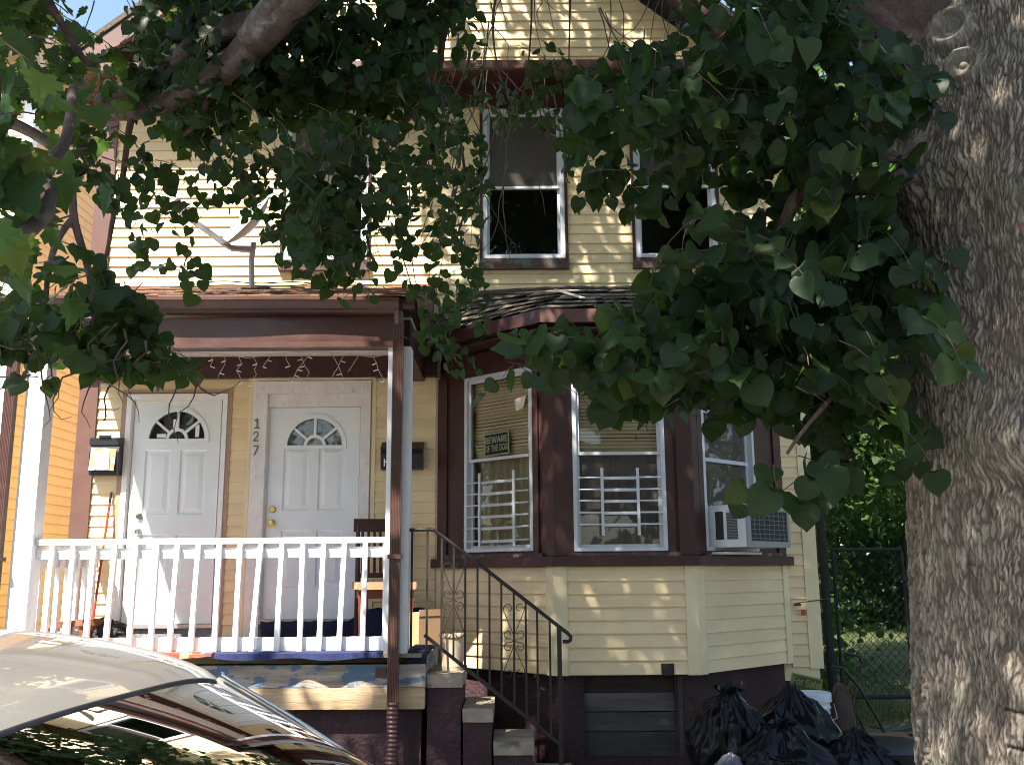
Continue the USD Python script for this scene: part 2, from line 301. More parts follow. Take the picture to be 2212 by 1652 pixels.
# cornice and gable
C = node(H, 'cornice')
part(C, 'fascia', M().cbox(XL - .12, XR + .15, 8.17, 8.215, 6.128, 6.205), BROWN_TRIM)
part(C, 'soffit', M().box(XL - .1, XR + .13, 8.215, YF, 6.135, 6.16), MAROON)
part(C, 'frieze_board', M().cbox(XL - .02, XR + .02, YF - .06, YF, 5.955, 6.133), MAROON)
part(C, 'bed_moulding', M().cbox(XL - .02, XR + .02, YF - .12, YF - .061, 6.06, 6.133, .02), MAROON)
part(C, 'cornice_cap', M().add([(XL - .1, 8.2, 6.207), (XR + .13, 8.2, 6.207), (XR + .13, YF, 6.30), (XL - .1, YF, 6.30)], [(0, 1, 2), (0, 2, 3)]), SHINGLE[0])
apex = (-.74, 9.0); base = ((-3.98, 6.30), (2.42, 6.30))
tri = Polygon([(-3.86, 6.20), (2.30, 6.20), (-.78, 8.72)])
part(H, 'gable_wall', M().poly(tri, YF + .003, YF + .1), CREAM_TRIM)
siding(H, (0, YF, 0), (1, 0), -3.9, 2.35, 6.285, 8.7, .0945, (), top=tri)
for sx, (bx, bz) in zip((-1, 1), ((-4.12, 6.19), (2.56, 6.19))):
    part(H, 'rake_board', M().bar((bx, 8.36, bz + .02), (-.78, 8.36, 8.93), .05, .17), BROWN_TRIM if sx < 0 else MAROON)
    part(H, 'rake_soffit', M().bar((bx, 8.49, bz - .0), (-.78, 8.49, 8.91), .21, .02, up=(0, 1, 0)) if False else M().add([(bx, 8.385, bz + .03), (bx, YF, bz + .03), (-.78, YF, 8.90), (-.78, 8.385, 8.90)], [(0, 1, 2), (0, 2, 3)]), MAROON)
roofm = M()
for sx, bx in ((-1, -4.2), (1, 2.64)):
    a, b = np.array([bx, 8.32, 6.28]), np.array([-.78, 8.32, 9.02]); n = np.array([-(b - a)[2] * sx, 0, (b - a)[0] * sx]); n = n / np.linalg.norm(n) * .05
    if n[2] < 0: n = -n
    pts = [a, b, b + n, a + n]; v = np.array(pts + [p + np.array([0, 9.8, 0]) for p in pts])
    roofm.add(v, [[0, 1, 2], [0, 2, 3], [4, 6, 5], [4, 7, 6], [0, 4, 5], [0, 5, 1], [3, 2, 6], [3, 6, 7], [0, 3, 7], [0, 7, 4], [1, 5, 6], [1, 6, 2]])
part(H, 'roof', roofm, OLDSHINGLE[0])

# windows: a frame (O, u); x0..x1 along it, z0..z1
def window(parent, O, u, x0, x1, z0, z1, meet, fw=.032, depth=.06, upper=None, lower=None, blind=None, curtain=False, room=DARKROOM, roomd=.5, name='window', label=None, blind_low=None):
    upper, lower = upper or PANE, lower or PANE
    w = node(parent, name, label); m = M(O, u)
    m.cbox(x0, x0 + fw, -.02, depth, z0, z1); m.cbox(x1 - fw, x1, -.02, depth, z0, z1); m.cbox(x0 + fw, x1 - fw, -.019, depth, z1 - fw, z1); m.cbox(x0 + fw, x1 - fw, -.024, depth, z0, z0 + fw * .9)
    part(w, 'frame', m, VINYL)
    a0, a1 = x0 + fw, x1 - fw; s = .024
    def sash(za, zb, y):
        q = M(O, u); q.cbox(a0, a0 + s, y, y + .025, za, zb, .002); q.cbox(a1 - s, a1, y, y + .025, za, zb, .002); q.cbox(a0 + s, a1 - s, y + .001, y + .024, zb - s, zb, .002); q.cbox(a0 + s, a1 - s, y + .001, y + .024, za, za + s, .002)
        part(w, 'sash', q, VINYL)
    sash(meet - .012, z1 - fw, .004); sash(z0 + fw * .9, meet + .016, .031)
    part(w, 'pane', M(O, u).sheet(a0 + s, a1 - s, .014, meet + s - .012, z1 - fw - s), upper)
    part(w, 'pane', M(O, u).sheet(a0 + s, a1 - s, .042, z0 + fw * .9 + s, meet + .016 - s), lower)
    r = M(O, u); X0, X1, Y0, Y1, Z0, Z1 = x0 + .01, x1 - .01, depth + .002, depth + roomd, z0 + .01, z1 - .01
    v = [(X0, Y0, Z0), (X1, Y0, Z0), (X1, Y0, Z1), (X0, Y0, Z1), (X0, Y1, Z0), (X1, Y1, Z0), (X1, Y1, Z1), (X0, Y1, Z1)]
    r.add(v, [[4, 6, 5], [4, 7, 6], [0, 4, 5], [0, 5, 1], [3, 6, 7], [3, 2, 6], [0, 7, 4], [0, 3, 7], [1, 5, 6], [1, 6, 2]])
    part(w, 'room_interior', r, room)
    if blind:
        zb, zt = blind; q = M(O, u); z = zt
        while z > zb:
            a = .010 + .002 * math.sin(z * 37); q.add([(a0 + .004, .075, z + a), (a1 - .004, .075, z + a), (a1 - .004, .088, z - .012), (a0 + .004, .088, z - .012)], [(0, 1, 2), (0, 2, 3)]); z -= .0295
        part(w, 'blind', q, BLIND, kind='stuff')
    if curtain:
        xs = np.linspace(a0, a1, 60); ys = .13 + .018 * np.sin(xs * 70) + .01 * np.sin(xs * 31 + 1)
        P = np.stack([np.stack([xs, ys, np.full_like(xs, z)], -1) for z in np.linspace(z0 + .05, (blind[0] + .05 if blind else z1 - .05), 8)])
        part(w, 'curtain', M(O, u).grid(P), CURTAIN if curtain is True else curtain, smooth=True)
    return w
for k, (a, b) in enumerate(WIN):
    window(H, (0, YF, 0), (1, 0), a, b, WZ0 + .10, WZ1, 5.15, fw=.042, upper=SCREEN, lower=PANE, roomd=.6)
    m = M(); m.cbox(a - trimx, a - .001, YF - .03, YF + .02, WZ0, WZ1 + .03); m.cbox(b + .001, b + trimx, YF - .03, YF + .02, WZ0, WZ1 + .03); m.cbox(a - trimx, b + trimx, YF - .028, YF + .02, WZ1 + .001, WZ1 + .029)
    part(H, 'window_trim', m, MAROON)
    part(H, 'window_sill', M().cbox(a - trimx - .005, b + trimx + .005, YF - .06, YF + .02, WZ0 - .005, WZ0 + .055, .006).cbox(a - trimx, b + trimx, YF - .045, YF + .02, WZ0 + .057, WZ0 + .099), look(f'weathered_sill_{k}', (0.085, 0.05, 0.042), 0.8, 0.4, 12, (1, 1, 3), bump=.5, patch=(0.10, 0.12, 0.11), patch_at=(.55, .62), patch_scale=9))

# doors
def door(x0, x1, z0, z1, y, cas, header, old, knob, fan, panes_dark):
    d = node(H, 'door'); W = x1 - x0
    hole = lambda a, b, c, e: rect(a, b, c, e)
    cx, cz, R, r = fan
    fanp = Point(cx, cz).buffer(R, 48).intersection(rect(cx - 1, cx + 1, cz, cz + 1))
    pw = .235; pans = []
    for c in (cx - .155, cx + .155):
        for za, zb in ((z0 + .27, z0 + .76), (z0 + .93, z0 + 1.50)): pans.append((c - pw / 2, c + pw / 2, za, zb))
    sl = rect(x0, x1, z0, z1).difference(fanp)
    for p in pans: sl = sl.difference(rect(*p))
    part(d, 'door_slab', M().poly(sl, y, y + .042), DOORW)
    for a, b, za, zb in pans:      # raised panel in a moulded recess
        m = M(); e = .0
        rings = [(0, .0), (.012, .014), (.028, .014), (.062, .004)]
        V = [np.array([(a + i, y + q, za + i), (b - i, y + q, za + i), (b - i, y + q, zb - i), (a + i, y + q, zb - i)]) for i, q in rings]
        v = np.vstack(V); f = []
        for k in range(3):
            for j in range(4): f += [[k * 4 + j, k * 4 + (j + 1) % 4, k * 4 + 4 + (j + 1) % 4], [k * 4 + j, k * 4 + 4 + (j + 1) % 4, k * 4 + 4 + j]]
        f += [[12, 13, 14], [12, 14, 15]]; m.add(v, f)
        part(d, 'door_panel', m, DOORW)
    fl = node(d, 'fanlight') if False else d
    t = shapely.delaunay_triangles(fanp); m = M()
    for g in t.geoms:
        c = np.array(g.exterior.coords)[:3]; 
        if (c[1, 0] - c[0, 0]) * (c[2, 1] - c[0, 1]) - (c[1, 1] - c[0, 1]) * (c[2, 0] - c[0, 0]) < 0: c = c[::-1]
        m.add([(a, y + .02, b) for a, b in c], [(0, 1, 2)])
    part(d, 'fanlight_pane', m, PANE)
    part(d, 'fanlight_back', M().poly(fanp.buffer(.02), y + .044, y + .05), panes_dark)
    outer = Point(cx, cz).buffer(R + .035, 48).intersection(rect(cx - 1, cx + 1, cz - .03, cz + 1)); m = M().poly(outer.difference(Point(cx, cz).buffer(R - .004, 48).intersection(rect(cx - 1, cx + 1, cz + .004, cz + 1))), y - .012, y + .0)
    part(d, 'fanlight_frame', m, DOORW)
    mun = Point(cx, cz).buffer(r + .014, 32).difference(Point(cx, cz).buffer(r - .014, 32)).intersection(rect(cx - 1, cx + 1, cz, cz + 1))
    for ang in (40, 90, 140):
        c_, s_ = math.cos(math.radians(ang)), math.sin(math.radians(ang)); q = Polygon([(cx + c_ * r - s_ * .011, cz + s_ * r + c_ * .011), (cx + c_ * r + s_ * .011, cz + s_ * r - c_ * .011), (cx + c_ * R + s_ * .011, cz + s_ * R - c_ * .011), (cx + c_ * R - s_ * .011, cz + s_ * R + c_ * .011)]); mun = mun.union(q)
    part(d, 'fanlight_bars', M().poly(mun, y - .006, y + .014), DOORW)
    for kz, kind in knob[1]:
        m = M(); t = trimesh.creation.revolve([(0, 0), (.032, 0), (.032, .006), (.014, .012), (.012, .035), (.026, .045), (.029, .058), (.022, .07), (0, .073)] if kind else [(0, 0), (.031, 0), (.031, .012), (.024, .02), (0, .02)], sections=24)
        v = np.array(t.vertices); m.add(np.stack([v[:, 0] + knob[0], y - v[:, 2], v[:, 1] + kz], 1), t.faces[:, ::-1])
        part(d, 'door_knob' if kind else 'deadbolt', m, knob[2], smooth=40)
    cw, cr = cas; wm = WHITE_OLD if old else WHITE
    m = M(); yo = YF - .03
    m.cbox(x0 - cw, x0 - .02, yo, YF + .01, 1.06, header + .0); m.cbox(x1 + .02, x1 + cr, yo, YF + .01, 1.06, header); m.cbox(x0 - cw, x1 + cr, yo - .004, YF + .01, header + .001, header + cw * .75)
    part(d, 'door_casing', m, wm)
    m = M(); 
    for e in (0, 1, 2): m.cbox(x0 - .021 + e * .0065, x0 - .021 + (e + 1) * .0065, yo + .012 + e * .025, y + .05, 1.1, header - .02 * 0, .002); m.cbox(x1 + .021 - (e + 1) * .0065, x1 + .021 - e * .0065, yo + .012 + e * .025, y + .05, 1.1, header, .002)
    m.cbox(x0 - .02, x1 + .02, yo + .03, y + .05, z1 + .003, header)
    part(d, 'door_jamb', m, wm)
    part(d, 'threshold', M().cbox(x0 - .02, x1 + .02, y - .05, y + .05, z0 - .035, z0 - .004), STEEL)
    part(d, 'riser_board', M().cbox(x0 - .03, x1 + .03, YF - .02, YF + .02, 1.04, z0 - .037), look('grey_riser' if not old else 'grey_riser_2', (0.18, 0.19, 0.21), .7, .3, 8, patch=(.4, .36, .3), patch_at=(.55, .6), patch_scale=12))
    return d
BACKDARK = look('dark_glass_back', (0.03, 0.035, 0.04), 0.6, 0.6, 9)
BACKGREY = look('lace_glass_back', (0.30, 0.31, 0.32), 0.8, 0.5, 22)
d1 = door(-3.374, -2.60, 1.205, 3.148, YF + .005, (.065, .06), 3.155, False, (-3.275, ((1.985, 1), (2.12, 0)), CHROME), (-2.985, 2.80, .252, .085), BACKDARK)
part(d1, 'taped_note', M().cbox(-3.03, -3.00, YF + .016, YF + .0195, 2.86, 2.98, .001), WHITE)
part(d1, 'taped_note', M().cbox(-2.83, -2.795, YF + .016, YF + .0195, 2.82, 2.93, .001), WHITE)
part(d1, 'taped_note', M().cbox(-3.17, -3.09, YF + .016, YF + .0195, 2.815, 2.85, .001), WHITE)
d2 = door(-2.165, -1.362, 1.235, 3.08, YF + .03, (.15, .10), 3.20, True, (-2.115, ((2.055, 1), (2.175, 0)), BRASS), (-1.762, 2.735, .248, .085), BACKGREY)
m = M(); m.cbox(D1[0] - .03, D1[0] + .012, YF - .02, YF - .0, 1.06, D1[2] + .03, .003).cbox(D1[1] - .012, D1[1] + .03, YF - .02, YF, 1.06, D1[2] + .03, .003).cbox(D1[0] - .03, D1[1] + .03, YF - .024, YF, D1[2] + .012, D1[2] + .034)
part(H, 'channel_trim', m, look('tan_trim', (.36, .25, .17), .5, .1, 8))
m = M(); m.cbox(D2[1] + .0, D2[1] + .035, YF - .02, YF - .0, 1.06, D2[2] + .03, .003).cbox(D2[0] - .035, D2[0], YF - .02, YF, 1.06, D2[2] + .03, .003).cbox(D2[0] - .03, D2[1] + .03, YF - .04, YF, D2[2] + .03, D2[2] + .05)
part(H, 'channel_trim', m, CREAM_TRIM)
for ch, x, z in (('1', -2.275, 2.885), ('2', -2.27, 2.77), ('7', -2.272, 2.645)):
    t = meshkit.text_mesh(ch, .088, .006); v = np.array(t.vertices); v -= [v[:, 0].mean(), 0, 0]
    part(d2, 'house_number', (np.stack([v[:, 0] * .85 + x, YF - .041 + .006 - v[:, 2], v[:, 1] + z], 1), np.array(t.faces)), look('number_metal_' + ch, (.16, .14, .12), .4, .1, 9, metal=.5))

# bay window
BL, BR_ = ((-.65, 8.6, 0), (.98, -.9)), ((1.41, 7.7, 0), (.95, .9)); BF = ((.33, 7.7, 0), (1, 0))
FACE = [(BL, 1.3305), (BF, 1.08), (BR_, 1.3086)]
BW = [(.335, 1.115, 1.785, 3.28, 2.555), (.145, .875, 1.775, 3.28, 2.54), (.14, .885, 1.775, 3.28, 2.90)]
for k, (((O, u), L), (a, b, z0, z1, mt)) in enumerate(zip(FACE, BW)):
    p = rect(0, L, 1.70, 3.50).difference(rect(a + .01, b - .01, z0 + .01, z1 - .01))
    part(H, 'bay_panel', M(O, u).poly(p, 0, .08), MAROON)
    m = M(O, u); m.cbox(a - .06, a - .002, -.02, .03, z0 - .03, z1 + .06); m.cbox(b + .002, b + .06, -.02, .03, z0 - .03, z1 + .06); m.cbox(a - .06, b + .06, -.024, .03, z1 + .002, z1 + .07)
    part(H, 'window_casing', m, MAROON)
    part(H, 'corner_post', M(O, u).cbox(-.012 if k else 0, .115, -.018, -.001, 1.74, 3.32, .004), MAROON)
    part(H, 'corner_post', M(O, u).cbox(L - .115, L + (.012 if k < 2 else 0), -.018, -.001, 1.74, 3.32, .004), MAROON)
    part(H, 'bay_frieze', M(O, u).cbox(-.02, L + .02, -.045, 0, 3.34, 3.47, .006), MAROON)
    part(H, 'bay_sill', M(O, u).cbox(-.035 if k else -.03, L + .035, -.065, .02, 1.66, 1.735, .008), MAROON)
    part(H, 'sill_board', M(O, u).cbox(.1, L - .1, -.045, -.0005, 1.736, 1.765, .006), look(f'flaking_sill_{k}', (0.085, 0.045, 0.042), 0.7, 0.3, 9, (1, 1, 4), patch=(.2, .17, .15), patch_at=(.56, .62), patch_scale=14, bump=.5))
    part(H, 'bay_skirt_wall', M(O, u).box(.01, L - .01, .004, .06, .85, 1.66), CREAM_TRIM)
    siding(H, O, u, .085, L - .085, .85, 1.662, .0998 if k == 1 else .0997, (), lip=.017)
    part(H, 'skirt_corner_trim', M(O, u).cbox(-.014 if k else 0, .085, -.024, 0, .845, 1.66, .004), CREAM_TRIM)
    part(H, 'skirt_corner_trim', M(O, u).cbox(L - .085, L + (.014 if k < 2 else 0), -.024, 0, .845, 1.66, .004), CREAM_TRIM)
w_l = window(H, *FACE[0][0], *BW[0][:4], BW[0][4], blind=(2.57, 3.22), curtain=True, room=ROOMWALL, roomd=.45)
w_f = window(H, *FACE[1][0], *BW[1][:4], BW[1][4], blind=(2.56, 3.22), curtain=CURTAIN2, room=ROOMWALL, roomd=.45, lower=SCREEN)
w_r = window(H, *FACE[2][0], *BW[2][:4], BW[2][4], room=DARKROOM, roomd=.45, upper=PANE, lower=SCREEN)
part(w_r, 'sash_rail', M(*BR_).cbox(.19, .83, .01, .035, 2.49, 2.52, .003), VINYL)
# closing the bay
pg = Polygon([(-.65, 8.6), (.33, 7.7), (1.41, 7.7), (2.36, 8.6)])
part(H, 'bay_floor', M().slab(pg.buffer(-.03), .86, .9), MAROON)
part(H, 'bay_ceiling', M().slab(pg.buffer(-.03), 3.4, 3.44), MAROON)
ev = [(-1.0, 8.6), (.23, 7.45), (1.50, 7.45), (2.72, 8.6)]
part(H, 'bay_soffit', M().slab(Polygon(ev).buffer(-.02), 3.50, 3.515), MAROON)
for a, b in zip(ev[:-1], ev[1:]):
    O = (a[0], a[1], 0); u = (b[0] - a[0], b[1] - a[1]); L = math.hypot(*u)
    part(H, 'bay_fascia', M(O, u).cbox(-.006, L + .006, -.012, .012, 3.548, 3.655, .003), BROWN_TRIM if a[0] > .2 and a[0] < 1 else MAROON)
rt = [(-.45, 8.6, 4.10), (.55, 8.56, 4.13), (1.2, 8.56, 4.13), (2.15, 8.6, 4.09)]
br = node(H, 'bay_roof')
e3 = [np.array([*p, 3.657]) for p in ev]; r3 = [np.array(p) for p in rt]
m = M()
for k in range(3): m.add([e3[k], e3[k + 1], r3[k + 1], r3[k]], [(0, 1, 2), (0, 2, 3)])
part(br, 'roof_deck', m, OLDSHINGLE[2])
rg = np.random.default_rng(5)
for k in range(3):
    a, b, c, d = e3[k], e3[k + 1], r3[k + 1], r3[k]; nrm = np.cross(b - a, d - a); nrm /= np.linalg.norm(nrm)
    rows = 5
    for i in range(rows):
        t0, t1 = i / rows, min((i + 1.15) / rows, 1)
        L = np.linalg.norm(b - a) * (1 - t0) + np.linalg.norm(c - d) * t0; nt = max(2, int(round(L / .2)))
        for j in range(nt):
            s0, s1 = (j + (.5 if i % 2 and j else 0)) / nt, min((j + 1 + (.5 if i % 2 else 0)) / nt, 1) - .008
            q = lambda s, t: (a * (1 - s) + b * s) * (1 - t) + (d * (1 - s) + c * s) * t
            lift = nrm * (.012 + rg.uniform(0, .012)); low = nrm * .003; curl = nrm * rg.uniform(0, .02)
            P = [q(s0, t0) + lift, q(s1, t0) + lift + curl, q(s1, t1) + low, q(s0, t1) + low]; P2 = [p - nrm * .008 for p in P]
            part(br, 'shingle', M().add(P + P2, [[0, 1, 2], [0, 2, 3], [0, 4, 5], [0, 5, 1], [1, 5, 6], [1, 6, 2], [3, 7, 4], [3, 4, 0]]), OLDSHINGLE[int(rg.integers(3))])
part(br, 'ridge_flashing', M().tube([(-.5, 8.57, 4.11), (.1, 8.55, 4.14), (.5, 8.53, 4.155), (.9, 8.54, 4.145), (1.3, 8.53, 4.16), (1.8, 8.55, 4.13), (2.2, 8.57, 4.10)], .018, 6), OLDSHINGLE[2])
# basement wall under the bay, with the boarded opening
bs = [(-.62, 8.62), (.36, 7.80), (1.38, 7.80), (2.32, 8.62)]
for k, (a, b) in enumerate(zip(bs[:-1], bs[1:])):
    u = (b[0] - a[0], b[1] - a[1]); L = math.hypot(*u); p = rect(0, L, .0, .85)
    if k == 1: p = p.difference(rect(.175, .875, .235, .83))
    part(H, 'basement_wall', M((a[0], a[1], 0), u).poly(p, 0, .2), MAROON_BASE)
bo = node(H, 'boarded_opening')
for z0, z1, mm, dy in ((.236, .41, 2, .06), (.416, .555, 1, .065), (.565, .70, 0, .05), (.703, .83, 3, .07)):
    part(bo, 'board', M().cbox(.50, 1.29, 7.8 + dy, 7.8 + dy + .03, z0, z1, .004), GREYWOOD[mm])
part(bo, 'sill_timber', M().cbox(.42, 1.36, 7.74, 7.80, .15, .232, .012), MAROON_BASE)
part(bo, 'side_timber', M().cbox(1.255, 1.29, 7.79, 7.86, .235, .845, .004), GREYWOOD[2])
part(H, 'patch_plate', M().cbox(1.118, 1.215, 7.672, 7.69, .845, .93, .003), BLACKP)
# guards over the bay windows
def guard(O, u, xs, za, zb, hz, x0, x1):
    g = node(H, 'window_guard')
    for x in xs: part(g, 'upright', M(O, u).cbox(x - .011, x + .011, -.062, -.05, za, zb, .002), STEEL if False else VINYL)
    for z in hz:
        part(g, 'crossbar', M(O, u).tube([(x0, -.042, z), (x1, -.042, z)], .0065, 6), VINYL)
        part(g, 'crossbar', M(O, u).cbox(xs[0] + .012, xs[1] - .012, -.052, -.043, z - .017, z - .006, .002), VINYL)
guard(*BF, (.37, .65), 1.893, 2.417, (2.345, 2.252, 2.163, 2.072, 1.98), .185, .845)
guard(*BL, (.555, .945), 1.825, 2.435, (2.36, 2.265, 2.17, 2.075, 1.98, 1.875), .36, 1.09)
# ------------------------------------------------------------------ porch
P = thing('porch', 'covered front porch with white posts and railing under a brown gutter', 'porch', (-2.2, 7.9, 0))
part(P, 'soil_wall', M().box(-3.85, -.66, 7.24, 7.34, -.05, .98), MAROON_BASE)
part(P, 'end_wall', M().box(-.76, -.66, 7.345, 8.57, -.05, .98), MAROON_BASE)
for k in range(22):
    x0 = -3.85 + k * .1455; part(P, 'deck_board', M().cbox(x0, x0 + .1425, 7.10, 8.585, 1.035 + .0, 1.06 + .0015 * (k % 3), .003), DECKW)
part(P, 'joist_board', M().cbox(-3.86, -.625, 7.15, 7.195, .832, .985, .004), RIM[0], label='upper porch joist with blue paint peeling off')
part(P, 'joist_board', M().cbox(-3.86, -.63, 7.145, 7.19, .683, .829, .004), RIM[1], label='lower porch joist of bare yellowish timber')
part(P, 'joist_block', M().cbox(-.98, -.90, 7.142, 7.15, .895, .965, .002), BROWN)
part(P, 'end_joist', M().cbox(-.665, -.63, 7.24, 8.58, .69, 1.03, .004), RIM[0])
def post(x0, x1, y0, y1, zt=3.285):
    part(P, 'post', M().cbox(x0, x1, y0, y1, 1.06, zt, .008), WHITE)
post(-3.62, -3.475, 7.13, 7.28); post(-.925, -.755, 7.12, 7.28)
part(P, 'top_rail', M().bar((-3.47, 7.215, 1.855), (-.92, 7.215, 1.858), .085, .042, .006), WHITE)
part(P, 'middle_rail', M().bar((-3.47, 7.215, 1.77), (-.92, 7.215, 1.773), .04, .075, .004), WHITE)
part(P, 'bottom_rail', M().bar((-3.47, 7.215, 1.13), (-.92, 7.215, 1.125), .04, .095, .004), WHITE)
for k in range(17):
    x = -3.345 + k * .1515; lo = 1.058 + .01 * math.sin(k * 2.3); q = -.012 + .012 * math.sin(k * 1.7)
    if k == 10: part(P, 'baluster', M().bar((x, 7.166, 1.835), (x - .035, 7.150, 1.075), .034, .036, .003, up=(0, 1, 0)), WHITE, label='loose baluster hanging crooked at its foot')
    else: part(P, 'baluster', M().bar((x, 7.176, 1.836), (x + q, 7.172, lo), .034, .036, .003, up=(0, 1, 0)), WHITE)
# rail at the left end
part(P, 'end_rail', M().bar((-3.55, 7.29, 1.856), (-3.60, 8.55, 1.856), .07, .042, .005), WHITE)
part(P, 'end_rail', M().bar((-3.55, 7.29, 1.72), (-3.60, 8.55, 1.72), .04, .08, .004), WHITE)
part(P, 'end_rail', M().bar((-3.55, 7.29, 1.13), (-3.60, 8.55, 1.13), .04, .10, .004), WHITE)
for k in range(7):
    y = 7.43 + k * .16; part(P, 'end_baluster', M().cbox(-3.57, -3.535, y - .018, y + .018, 1.07, 1.835, .003), WHITE)
# roof
xs = np.linspace(-4.1, -.84, 60)
def wavy(z0, z1, y, amp, t=.02, skew=0):
    yy = y + amp * np.sin(xs * 2.1 + 1) + amp * .6 * np.sin(xs * 5.3); zz = lambda z: z + skew * (xs + 2.4)
    G = np.stack([np.stack([xs, np.full_like(xs, y + t), zz(z0)], -1), np.stack([xs, yy * 0 + y, zz(z0)], -1), np.stack([xs, yy - amp * .5, zz((z0 + z1) / 2)], -1), np.stack([xs, yy * 0 + y, zz(z1)], -1), np.stack([xs, np.full_like(xs, y + t), zz(z1)], -1)])
    return M().grid(G)
part(P, 'beam_face', wavy(3.325, 3.525, 7.145, .008), BROWN, smooth=50)
part(P, 'beam_trim', M().bar((-4.1, 7.13, 3.302), (-.84, 7.13, 3.302), .06, .042, .006), BROWN)
part(P, 'beam', M().box(-4.1, -.845, 7.17, 7.27, 3.29, 3.53), MAROON)
part(P, 'end_beam', M().cbox(-.89, -.78, 7.28, 8.56, 3.30, 3.53), MAROON)
part(P, 'end_beam', M().cbox(-3.66, -3.56, 7.28, 8.56, 3.30, 3.53), MAROON)
part(P, 'ceiling', M().box(-3.64, -.77, 7.275, 8.59, 3.533, 3.55), SOFFIT)
part(P, 'ledger_board', M().cbox(-3.84, -.62, 8.53, 8.585, 3.342, 3.53, .004), MAROON)
part(P, 'ledger_bracket', M((-.66, 8.585, 0), (0, -1)).poly(Polygon([(.06, 3.53), (.06, 3.36), (.14, 3.30), (.22, 3.53)]), 0, .03), MAROON)
g = node(P, 'gutter')
prof = [(7.135, 3.545), (7.06, 3.545), (7.055, 3.565), (7.035, 3.60), (7.022, 3.625), (7.008, 3.632), (7.008, 3.655), (7.02, 3.655), (7.02, 3.64)]
G = np.stack([np.stack([xs, np.full_like(xs, a), b - .012 * (xs + 2.4) + .004 * np.sin(xs * 3.1)], -1) for a, b in prof])
part(g, 'trough', M().grid(G), BROWN, smooth=30)
part(g, 'gutter_seam', M().cbox(-3.62, -3.60, 7.003, 7.02, 3.56, 3.67, .002), BROWN)
part(g, 'end_cap', M().box(-.842, -.838, 7.02, 7.13, 3.53, 3.635), BROWN)
rf = node(P, 'porch_roof')
part(rf, 'roof_deck', M().add([(-3.72, 7.03, 3.648), (-.70, 7.03, 3.632), (-.70, 8.6, 4.18), (-3.72, 8.6, 4.20)], [(0, 1, 2), (0, 2, 3)]), SHINGLE[2])
part(rf, 'roof_edge', M().cbox(-4.1, -.72, 7.05, 7.13, 3.555, 3.63), MAROON)
part(rf, 'roof_end', M().add([(-.705, 7.05, 3.555), (-.705, 8.59, 3.555), (-.705, 8.59, 4.175), (-.705, 7.05, 3.635)], [(0, 1, 2), (0, 2, 3)]), MAROON)
rg = np.random.default_rng(9)
for i in range(9):
    t0, t1 = i / 9, min((i + 1.2) / 9, 1)
    for j in range(11):
        x0 = -3.72 + (j + (.5 if i % 2 else 0)) * .29; x1 = min(x0 + .286, -.69)
        if x1 - x0 < .05: continue
        z = lambda x, t: 3.648 - (x + 3.72) * .0047 + t * .549
        l = .014 + rg.uniform(0, .006)
        Pq = [(x0, 7.02 + 1.57 * t0, z(x0, t0) + l), (x1, 7.02 + 1.57 * t0, z(x1, t0) + l + rg.uniform(0, .006)), (x1, 7.02 + 1.57 * t1, z(x1, t1) + .003), (x0, 7.02 + 1.57 * t1, z(x0, t1) + .003)]
        P2 = [(a, b, c - .009) for a, b, c in Pq]
        part(rf, 'shingle', M().add(Pq + P2, [[0, 1, 2], [0, 2, 3], [0, 4, 5], [0, 5, 1], [1, 5, 6], [1, 6, 2], [3, 7, 4], [3, 4, 0]]), SHINGLE[int(rg.integers(3))])
# downspouts
def downspout(x, zt, zb, flex, lab):
    d = thing('downspout', lab, 'downspout', (x, 7.06, zb))
    xs_ = np.linspace(0, 2 * PI, 1); w = .038; n = 7; pts = []
    prof = []
    for k in range(n * 4): 
        a = -w + 2 * w * k / (n * 4 - 1); prof.append((a, -.028 - (.003 if (k // 2) % 2 else 0)))
    prof = prof + [(w, .028), (-w, .028)]
    pg = Polygon(prof); m = M().slab(pg, zb + (.62 if flex else 0), zt); v, f = m.arrays(); v += [x, 7.075, 0]
    part(d, 'pipe', (v, f), BROWN)
    part(d, 'outlet', M().tube([(x, 7.075, zt - .02), (x, 7.07, zt + .05), (x, 7.065, zt + .09)], [.04, .036, .034], 10), BROWN)
    part(d, 'strap', M().cbox(x - .05, x + .05, 7.03, 7.125, zb + 1.6, zb + 1.63, .003), BROWN)
    if flex:
        zz = np.linspace(zb, zb + .62, 90); r = .042 + .005 * np.sin(zz * 2 * PI / .03)
        part(d, 'flexible_elbow', M().tube(np.stack([np.full_like(zz, x) + .03 * np.clip((.35 + zb - zz), 0, 1) * 0, 7.075 - .5 * np.clip(.3 + zb - zz, 0, 1) ** 2, zz], 1), r, 14), BROWN, smooth=True)
downspout(-.845, 3.46, .12, True, 'brown ribbed downspout standing in front of the right porch post')
downspout(-3.70, 3.46, .12, True, 'brown downspout at the far left end of the porch beside the left post')
